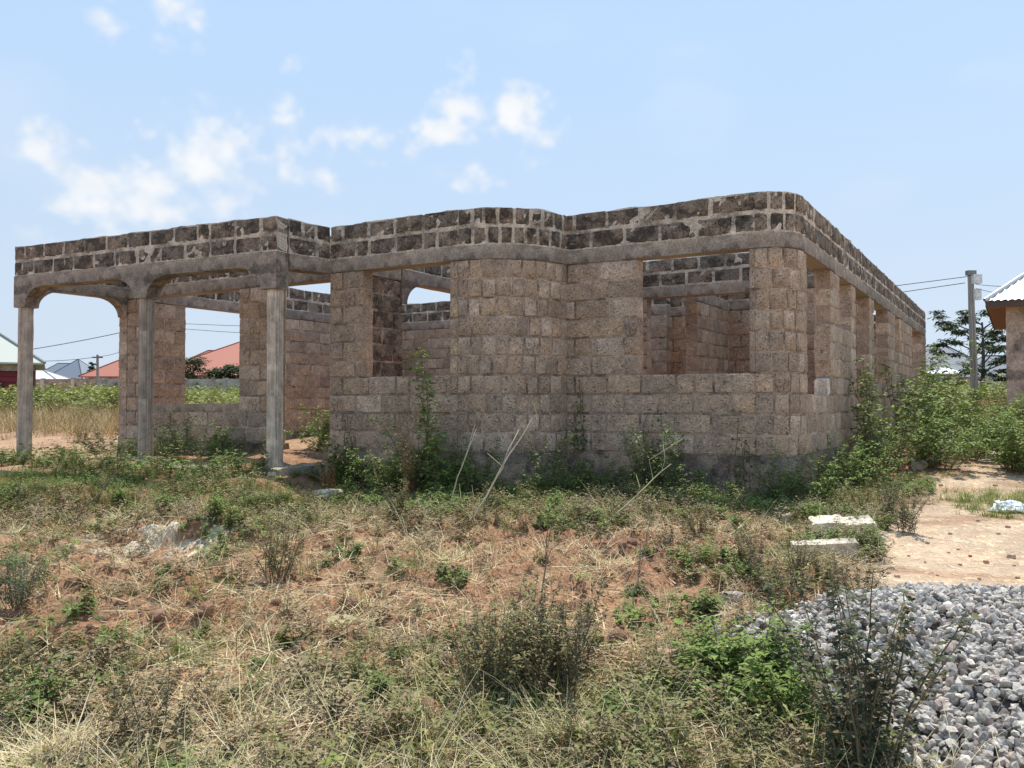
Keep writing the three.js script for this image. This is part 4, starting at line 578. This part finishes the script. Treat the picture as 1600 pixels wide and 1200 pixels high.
// a hipped roof slab over half sizes hw, hd at height y, ridge along x
function hip(hw, hd, y, rise, th = .09) { const rl = Math.max(0, hw - hd), T = y + rise, a = [-hw, y, hd], b = [hw, y, hd], c = [hw, y, -hd], d = [-hw, y, -hd], e = [-rl, T, 0], f = [rl, T, 0], lo = (p) => [p[0], p[1] - th, p[2]]; return quadGeo([[a, b, f, e], [c, d, e, f], [b, c, f], [d, a, e], [lo(a), lo(b), b, a], [lo(b), lo(c), c, b], [lo(c), lo(d), d, c], [lo(d), lo(a), a, d], [lo(d), lo(c), lo(b), lo(a)]]); }
function boxG(x0, x1, y0, y1, z0, z1) { const m = new MB(); m.box(x0, x1, y0, y1, z0, z1, lin(1, 1, 1)); return m.geo(); }
const dark = std({ color: lin(.045, .05, .055), roughness: .35 });
function farHouse(name, label, x, d, turn, hw, hd, wallH, rise, wallC, roofC, wins = 3, lift = 0) {
  const t = thing(name, label, 'house', G(x, d, -.1 + lift), turn); mesh('wall', boxG(-hw + .5, hw - .5, -1, wallH, -hd + .5, hd - .5), paint(...wallC), t);
  const rm = std({ color: lin(...roofC), roughness: .65 }); const r = mesh('roof', hip(hw, hd, wallH, rise), rm, t); const rl = Math.max(0, hw - hd), caps = new MB(), cc = lin(1, 1, 1), e = V(-rl, wallH + rise, 0), f = V(rl, wallH + rise, 0);
  for (const [a, b] of [[e, f], [e, V(-hw, wallH, hd)], [f, V(hw, wallH, hd)], [e, V(-hw, wallH, -hd)], [f, V(hw, wallH, -hd)]]) if (a.distanceTo(b) > .1) caps.tube([a, a.clone().lerp(b, .5), b], .09, cc, 5); mesh('ridge_cap', caps.geo(), std({ color: lin(roofC[0] * .5, roofC[1] * .5, roofC[2] * .5) }), r);
  for (let k = 0; k < wins; k++) { const xx = -hw + .5 + (2 * hw - 1) * (k + .5) / wins, w = mesh('window', boxG(xx - .55, xx + .55, 1.0, 2.2, hd - .5 - .02, hd - .5 + .04), paint(.55, .53, .5), t); mesh('pane', boxG(xx - .47, xx + .47, 1.08, 2.12, hd - .46 + .003, hd - .46 + .02), dark, w); }
  return t;
}
{ // the plastered house across the path, same axes as the block house
  const u0 = -.3, n0 = 25.9, yb = 1.1, ev = 3.15, p = W(u0, n0, yb), t = thing('plastered_house', 'brown plastered house with a white corrugated metal roof across the path', 'house', p, -TH), ov = .47;
  mesh('wall', boxG(0, 9, .42, ev, -7.5, 0), paint(.40, .31, .25), t); mesh('plinth', boxG(-.05, 9.05, -.6, .418, -7.55, .05), paint(.2, .165, .14), t);
  const m = new MB(), c = lin(1, 1, 1), pitch = .8, run = 4.2, x0 = -ov, x1 = 9 + ov, N = 9.94 / .038 | 0; let pa, pb, la, lb;   // front slope of ribbed sheet, cut along the hips
  for (let k = 0; k <= N; k++) { const x = lerp(x0, x1, k / N), rib = .016 * Math.cos(k * Math.PI / 2), top = Math.min(run, x - x0, x1 - x), a = m.v(x, ev + rib, ov, c, x, 0), b = m.v(x, ev + rib + top * pitch, ov - top, c, x, top), e = m.v(x, ev + rib - .012, ov, c, x, 0), f = m.v(x, ev + rib + top * pitch - .012, ov - top, c, x, top); if (k) { m.quad(pa, a, b, pb); m.quad(la, lb, f, e); m.quad(la, e, a, pa); } pa = a; pb = b; la = e; lb = f; }
  const metal = std({ color: lin(.62, .60, .57), roughness: .42, metalness: .35 }), rf = mesh('roof', m.geo(), metal, t);
  const D = 7.5 + ov; mesh('roof_side', quadGeo([[[x0, ev, -D], [x0, ev, ov], [x0 + run, ev + run * pitch, ov - run], [x0 + run, ev + run * pitch, -D + run]], [[x0, ev - .012, ov], [x0, ev - .012, -D], [x0 + run, ev + run * pitch - .012, -D + run], [x0 + run, ev + run * pitch - .012, ov - run]], [[x1, ev, ov], [x1, ev, -D], [x1 - run, ev + run * pitch, -D + run], [x1 - run, ev + run * pitch, ov - run]], [[x1, ev, -D], [x0, ev, -D], [x0 + run, ev + run * pitch, -D + run], [x1 - run, ev + run * pitch, -D + run]]]), metal, t);
  const cap = new MB(); cap.tube([V(x0, ev + .02, ov), V(x0 + run / 2, ev + run * pitch / 2 + .02, ov - run / 2), V(x0 + run, ev + run * pitch + .02, ov - run)], .05, c, 6); mesh('hip_cap', cap.geo(), std({ color: lin(.78, .77, .75), roughness: .4, metalness: .2 }), rf);
  mesh('fascia', mergeGeometries([boxG(x0 + .02, x1 - .02, ev - .16, ev - .02, ov - .05, ov - .02), boxG(x0 + .02, x0 + .05, ev - .16, ev - .02, -7.9, ov - .052)]), std({ color: lin(.10, .07, .055) }), t); mesh('soffit', mergeGeometries([boxG(x0 + .052, -.002, ev - .15, ev - .13, -7.8, ov - .06), boxG(0, 9.2, ev - .15, ev - .13, .002, ov - .06)]), std({ color: lin(.26, .14, .09) }), t);
  const w = mesh('window', boxG(3.4, 4.8, 1.2, 2.4, -.02, .04), paint(.5, .48, .44), t); mesh('pane', boxG(3.48, 4.72, 1.28, 2.32, .042, .055), dark, w);
}
{ // red boarded house at the left with a pale green roof
  const t = farHouse('boarded_house', 'dark red boarded house with a pale green metal roof at the edge of the field', -34.9, 47.7, .496, 8.0, 4.6, 3.0, 3.4, [.16, .03, .035], [.50, .52, .45], 0, -.3), red = [std({ color: lin(.22, .035, .04) }), std({ color: lin(.17, .028, .034) })];
  for (let k = 0; k < 10; k++) mesh('board', boxG(-7.45, 7.45, -.3 + k * .28, -.3 + k * .28 + .255, 4.1, 4.16), red[k % 2], t); mesh('fascia', boxG(-7.5, 7.5, 2.55, 3.05, 4.1, 4.14), paint(.36, .29, .24), t);
  const w = mesh('window', boxG(4.9, 6.0, .7, 2.0, 4.162, 4.22), std({ color: lin(.12, .02, .025) }), t); mesh('pane', boxG(5.0, 5.9, .8, 1.9, 4.222, 4.235), dark, w);
}
farHouse('grey_roof_house', 'far house with a steep blue-grey hipped roof beyond the field', -96, 185, .15, 5.6, 4.4, 4.6, 3.6, [.5, .48, .45], [.17, .20, .235], 3); farHouse('grey_roof_house', 'far house wing with a peaked blue-grey roof next to the hipped one', -90.5, 180, -.2, 4.6, 4.5, 4.6, 4.2, [.5, .48, .45], [.19, .22, .26], 2);
farHouse('shed', 'low shed with a bright white roof beside the red boarded house', -46, 84, .1, 2.6, 2.2, 2.3, 1.0, [.45, .4, .35], [.8, .8, .78], 1);
farHouse('red_roof_house', 'large house with a broad terracotta red hipped roof behind the hedge', -24, 100, .05, 15, 9, 2.9, 4.6, [.5, .43, .36], [.40, .135, .085], 4); farHouse('red_roof_house', 'smaller terracotta roofed wing left of the large red-roofed house', -42.6, 99, .05, 5.0, 4.4, 2.9, 2.7, [.5, .43, .36], [.42, .145, .095], 2); farHouse('red_roof_house', 'terracotta roofed wing rising behind the large red-roofed house', -36, 108, .05, 7.5, 5.5, 2.9, 3.6, [.5, .43, .36], [.38, .125, .08], 2);
farHouse('dark_roof_house', 'far house with a dark grey hipped roof just past the block house', 51, 105, -.1, 6.5, 4.6, 3.0, 3.6, [.6, .58, .55], [.20, .215, .235], 3); farHouse('dark_roof_house', 'far house with a flat-topped grey roof behind the spreading tree', 56.5, 100, .05, 5.0, 3.2, 2.7, 2.5, [.62, .6, .57], [.22, .235, .255], 3); farHouse('dark_roof_house', 'far house with a steep grey roof beside the plastered house', 66, 112, .3, 6.5, 5.5, 2.6, 3.9, [.6, .58, .55], [.185, .20, .225], 3);
farHouse('kiosk', 'small green kiosk with a white roof by the spreading tree', 37.0, 74, .1, 1.5, 1.2, 2.5, .55, [.16, .24, .17], [.85, .85, .84], 1);
// boundary walls
function yardWall(label, xa, da, xb, db, h, col, pier) { const a = G(xa, da), b = G(xb, db), t = thing('boundary_wall', label, 'wall', a, Math.atan2(-(b.z - a.z), b.x - a.x)), len = Math.hypot(b.x - a.x, b.z - a.z); mesh('wall', boxG(0, len, -.6, h, -.1, .1), paint(...col), t); const n = Math.round(len / 3.2); for (let k = 0; k <= n; k++) mesh('pier', boxG(k * len / n - .16, k * len / n + .16, -.6, h + .06, -.14, .14), paint(...pier), t); }
yardWall('grey block boundary wall below the hedge', -29.5, 62, -8, 60, 1.95, [.36, .32, .28], [.38, .34, .30]); yardWall('brown boundary wall with pale piers by the red boarded house', -44, 72, -29.5, 68, 2.1, [.33, .25, .19], [.55, .48, .4]); yardWall('low pale boundary wall beside the plastered house', 33, 60, 48, 60, 2.0, [.55, .5, .44], [.5, .46, .4]);

// ---------------------------------------------------------------- poles and wires
function pole(label, pos, h, r, fit) { const t = thing('utility_pole', label, 'utility pole', pos), m = new MB(), pts = []; for (let k = 0; k <= 8; k++) pts.push(V(-.045 * k / 8 * h * .5, h * k / 8 - .3, (k % 2) * .012)); m.tube(pts, (f) => r * (1.1 - f * .35), lin(.30, .27, .235), 9); mesh('post', m.geo(), std({ vertexColors: true, map: rep(T_bark, 1) }), t); const tx = pts[8].x; if (fit) { mesh('meter_box', boxG(tx - .02, tx + .28, h - .75, h - .42, .1, .3), paint(.62, .62, .6), t); mesh('meter_box', boxG(tx + .04, tx + .26, h - 1.35, h - .95, .1, .28), paint(.62, .62, .6), t); mesh('cap_bracket', boxG(tx - .16, tx + .16, h - .42, h - .25, -.06, .14), std({ color: lin(.2, .19, .18), roughness: .6, metalness: .5 }), t); } else mesh('crossarm', boxG(tx - .4, tx + .4, h - .55, h - .45, -.05, .05), std({ color: lin(.16, .13, .1) }), t); return pos.clone().add(V(tx, h - .45, 0)); }
const pr = G(17.15, 32), tr = pole('weathered wooden utility pole with meter boxes near the spreading tree', pr, 5.5, .135, true), tm = pole('wooden utility pole standing behind the porch pier', G(-20.4, 50), 5.4, .12, false), tl = pole('thin utility pole before the red-roofed houses', G(-31.6, 66), 4.2, .12, false);
function wire(label, a, b, sag, r = .013) { const pts = [], m = new MB(); for (let k = 0; k <= 18; k++) { const f = k / 18; pts.push(V(lerp(a.x, b.x, f) - a.x, lerp(a.y, b.y, f) - sag * 4 * f * (1 - f) - a.y, lerp(a.z, b.z, f) - a.z)); } m.tube(pts, r, lin(.04, .04, .042), 4); const o = mesh('overhead_wire', m.geo(), M_plain); o.position.copy(a); tag(o, label, 'wire', 'overhead wires'); }
wire('upper wire from the meter-box pole over the block house', tr, tm.clone().add(V(0, .1, 0)), .9); wire('lower wire from the meter-box pole over the block house', tr.clone().add(V(-.2, -.25, 0)), tm.clone().add(V(0, -.15, 0)), 1.15);
wire('upper wire from the meter-box pole to the plastered house', tr.clone().add(V(.2, -.3, 0)), W(1.2, 26.3, 4.7), .1, .011); wire('lower wire from the meter-box pole to the plastered house', tr.clone().add(V(.2, -.45, 0)), W(1.2, 26.3, 4.4), .15, .011);
wire('long wire sloping down to the red boarded house', tm, V(-31.5, 4.1, -49), .2, .02); wire('thin wire from the thin pole to the red boarded house', tl, V(-32.5, 4.4, -52), .3, .02); wire('thin wire from the thin pole towards the porch pier pole', tl, tm.clone().add(V(0, -.5, 0)), .3, .02);

// ---------------------------------------------------------------- trees
function tree(name, label, pos, o, seed, group) {
  const R = rng(seed), t = thing(name, label, 'tree', pos, 0, group), st = new MB(), fo = new MB(), { h, trunk, w, leafs, size, cols, wood = lin(.10, .085, .065), low = .38, layers = 0 } = o, tips = [];
  const top = V((R() - .5) * .3, h * .82, (R() - .5) * .3), pt = []; for (let k = 0; k <= 7; k++) { const f = k / 7; pt.push(V(top.x * f + Math.sin(f * 5 + seed) * .05 * h * .2, top.y * f - .2, top.z * f)); } st.tube(pt, (f) => trunk * (1.1 - f * .75), wood, 7);
  const nb = o.branches ?? 16; for (let k = 0; k < nb; k++) { const f = low + (1 - low) * (k + R() * .7) / nb, b0 = pt[Math.min(6, f * 7 | 0)].clone().lerp(pt[Math.min(7, (f * 7 | 0) + 1)], (f * 7) % 1), a = k * 2.4 + R(), ln = w * (.55 + R() * .55) * Math.sin(clamp((f - low) / (1 - low) * .8 + .28) * Math.PI * .85) ** .5, e = b0.clone().add(V(Math.cos(a) * ln, ln * (.15 + R() * .4) , Math.sin(a) * ln)), md = b0.clone().lerp(e, .5).add(V((R() - .5) * .2 * ln, .08 * ln, (R() - .5) * .2 * ln)); st.tube([b0, md, e], (q) => trunk * .33 * (1.1 - q * .85), wood, 5); tips.push([e, .8], [md.clone().lerp(e, .4), .7]); for (let q = 0; q < 3; q++) { const g = md.clone().lerp(e, R()), e2 = g.clone().add(V((R() - .5) * ln, R() * .35 * ln, (R() - .5) * ln)); st.tube([g, e2], trunk * .1, wood, 4); tips.push([e2, .65]); } }
  for (let k = 0; k < leafs; k++) { const [c, s] = tips[R() * tips.length | 0], q = V(R() + R() - 1, (R() + R() - 1) * (layers ? .32 : .7), R() + R() - 1).multiplyScalar(o.clump * s), p = c.clone().add(q), a = R() * 6.283; fo.leaf(p, V(Math.cos(a), R() * .7 - .4, Math.sin(a)).normalize(), V((R() - .5), 1, (R() - .5)).normalize(), size * (.6 + R() * .8), size * .5 * (.7 + R() * .6), mix(cols[0], cols[1], R()), .3); }
  mesh('trunk', st.geo(), M_stem, t); mesh('crown', fo.geo(), M_leaf, t);
}
tree('spreading_tree', 'open-crowned tree with flat leaf layers behind the meter-box pole', G(25.0, 46), { h: 5.7, trunk: .13, w: 2.5, leafs: 5200, size: .23, cols: [lin(.055, .085, .04), lin(.11, .145, .065)], clump: .62, layers: 1, branches: 15, low: .26 }, 5);
[[-27.4, 74, 4.6], [-25.0, 75, 4.0], [-23.3, 74, 4.3], [-21.6, 74, 4.8], [-19.4, 75, 4.8]].forEach(([x, d, h], i) => tree('hedge_tree', 'dense dark green tree over the boundary wall before the red roofs', G(x, d), { h, trunk: .14, w: 1.4, leafs: 1700, size: .3, cols: [lin(.03, .055, .02), lin(.075, .11, .035)], clump: .75, branches: 11, low: .3 }, 30 + i, 'trees behind the boundary wall'));
tree('conifer', 'small dark conifer tip rising behind the red-roofed wing', G(-56.5, 116), { h: 6.6, trunk: .15, w: .5, leafs: 700, size: .32, cols: [lin(.03, .045, .025), lin(.06, .08, .04)], clump: .38, branches: 12, low: .5 }, 44);
// broad shrubs standing singly in the field
const KF = { h: 1.15, stems: 9, lean: .6, leaf: [.17, .085], nodes: 9, per: 4, twig: .3, cols: [lin(.19, .23, .05), lin(.36, .38, .10)], base: .25, r: .012 };
{ const Q = rng(313); for (let k = 0; k < 34; k++) { const d = 29 + Q() * 13, x = -d * .6 + (k + Q()) / 34 * d * .38; plant('field', 'field_shrub', KF, G(x, d), Q() * 6.28, .75 + Q() * .5, 'light green shrub in the field left of the house', 'shrub', 'shrubs of the field left of the house'); } for (let k = 0; k < 12; k++) { const d = 36 + Q() * 8, x = d * (.485 + .1 * (k + Q()) / 12); plant('field', 'field_shrub', KF, G(x, d), Q() * 6.28, .8 + Q() * .5, 'light green shrub in the field beyond the meter-box pole', 'shrub', 'shrubs beyond the pole'); } }
[[1530, 622, .8], [1548, 618, .7], [1500, 640, .6]].forEach(([x, y, s]) => stalks('dead_reed', 'stiff dead reed clump in the dry grass beside the plastered house', at(x, y), 16, 1.2 * s, [lin(.14, .13, .06), lin(.3, .24, .12)], x, .8, .12, 'dead reeds by the plastered house'));
[[60, 668], [105, 672], [150, 660], [128, 690]].forEach(([x, y], i) => weed('a', x, y, 1.0, 'scrubby weed on the bare ground beyond the porch', 'weeds on the bare ground beyond the porch', 'scrub_weed'));
renderer.render(scene, camera);
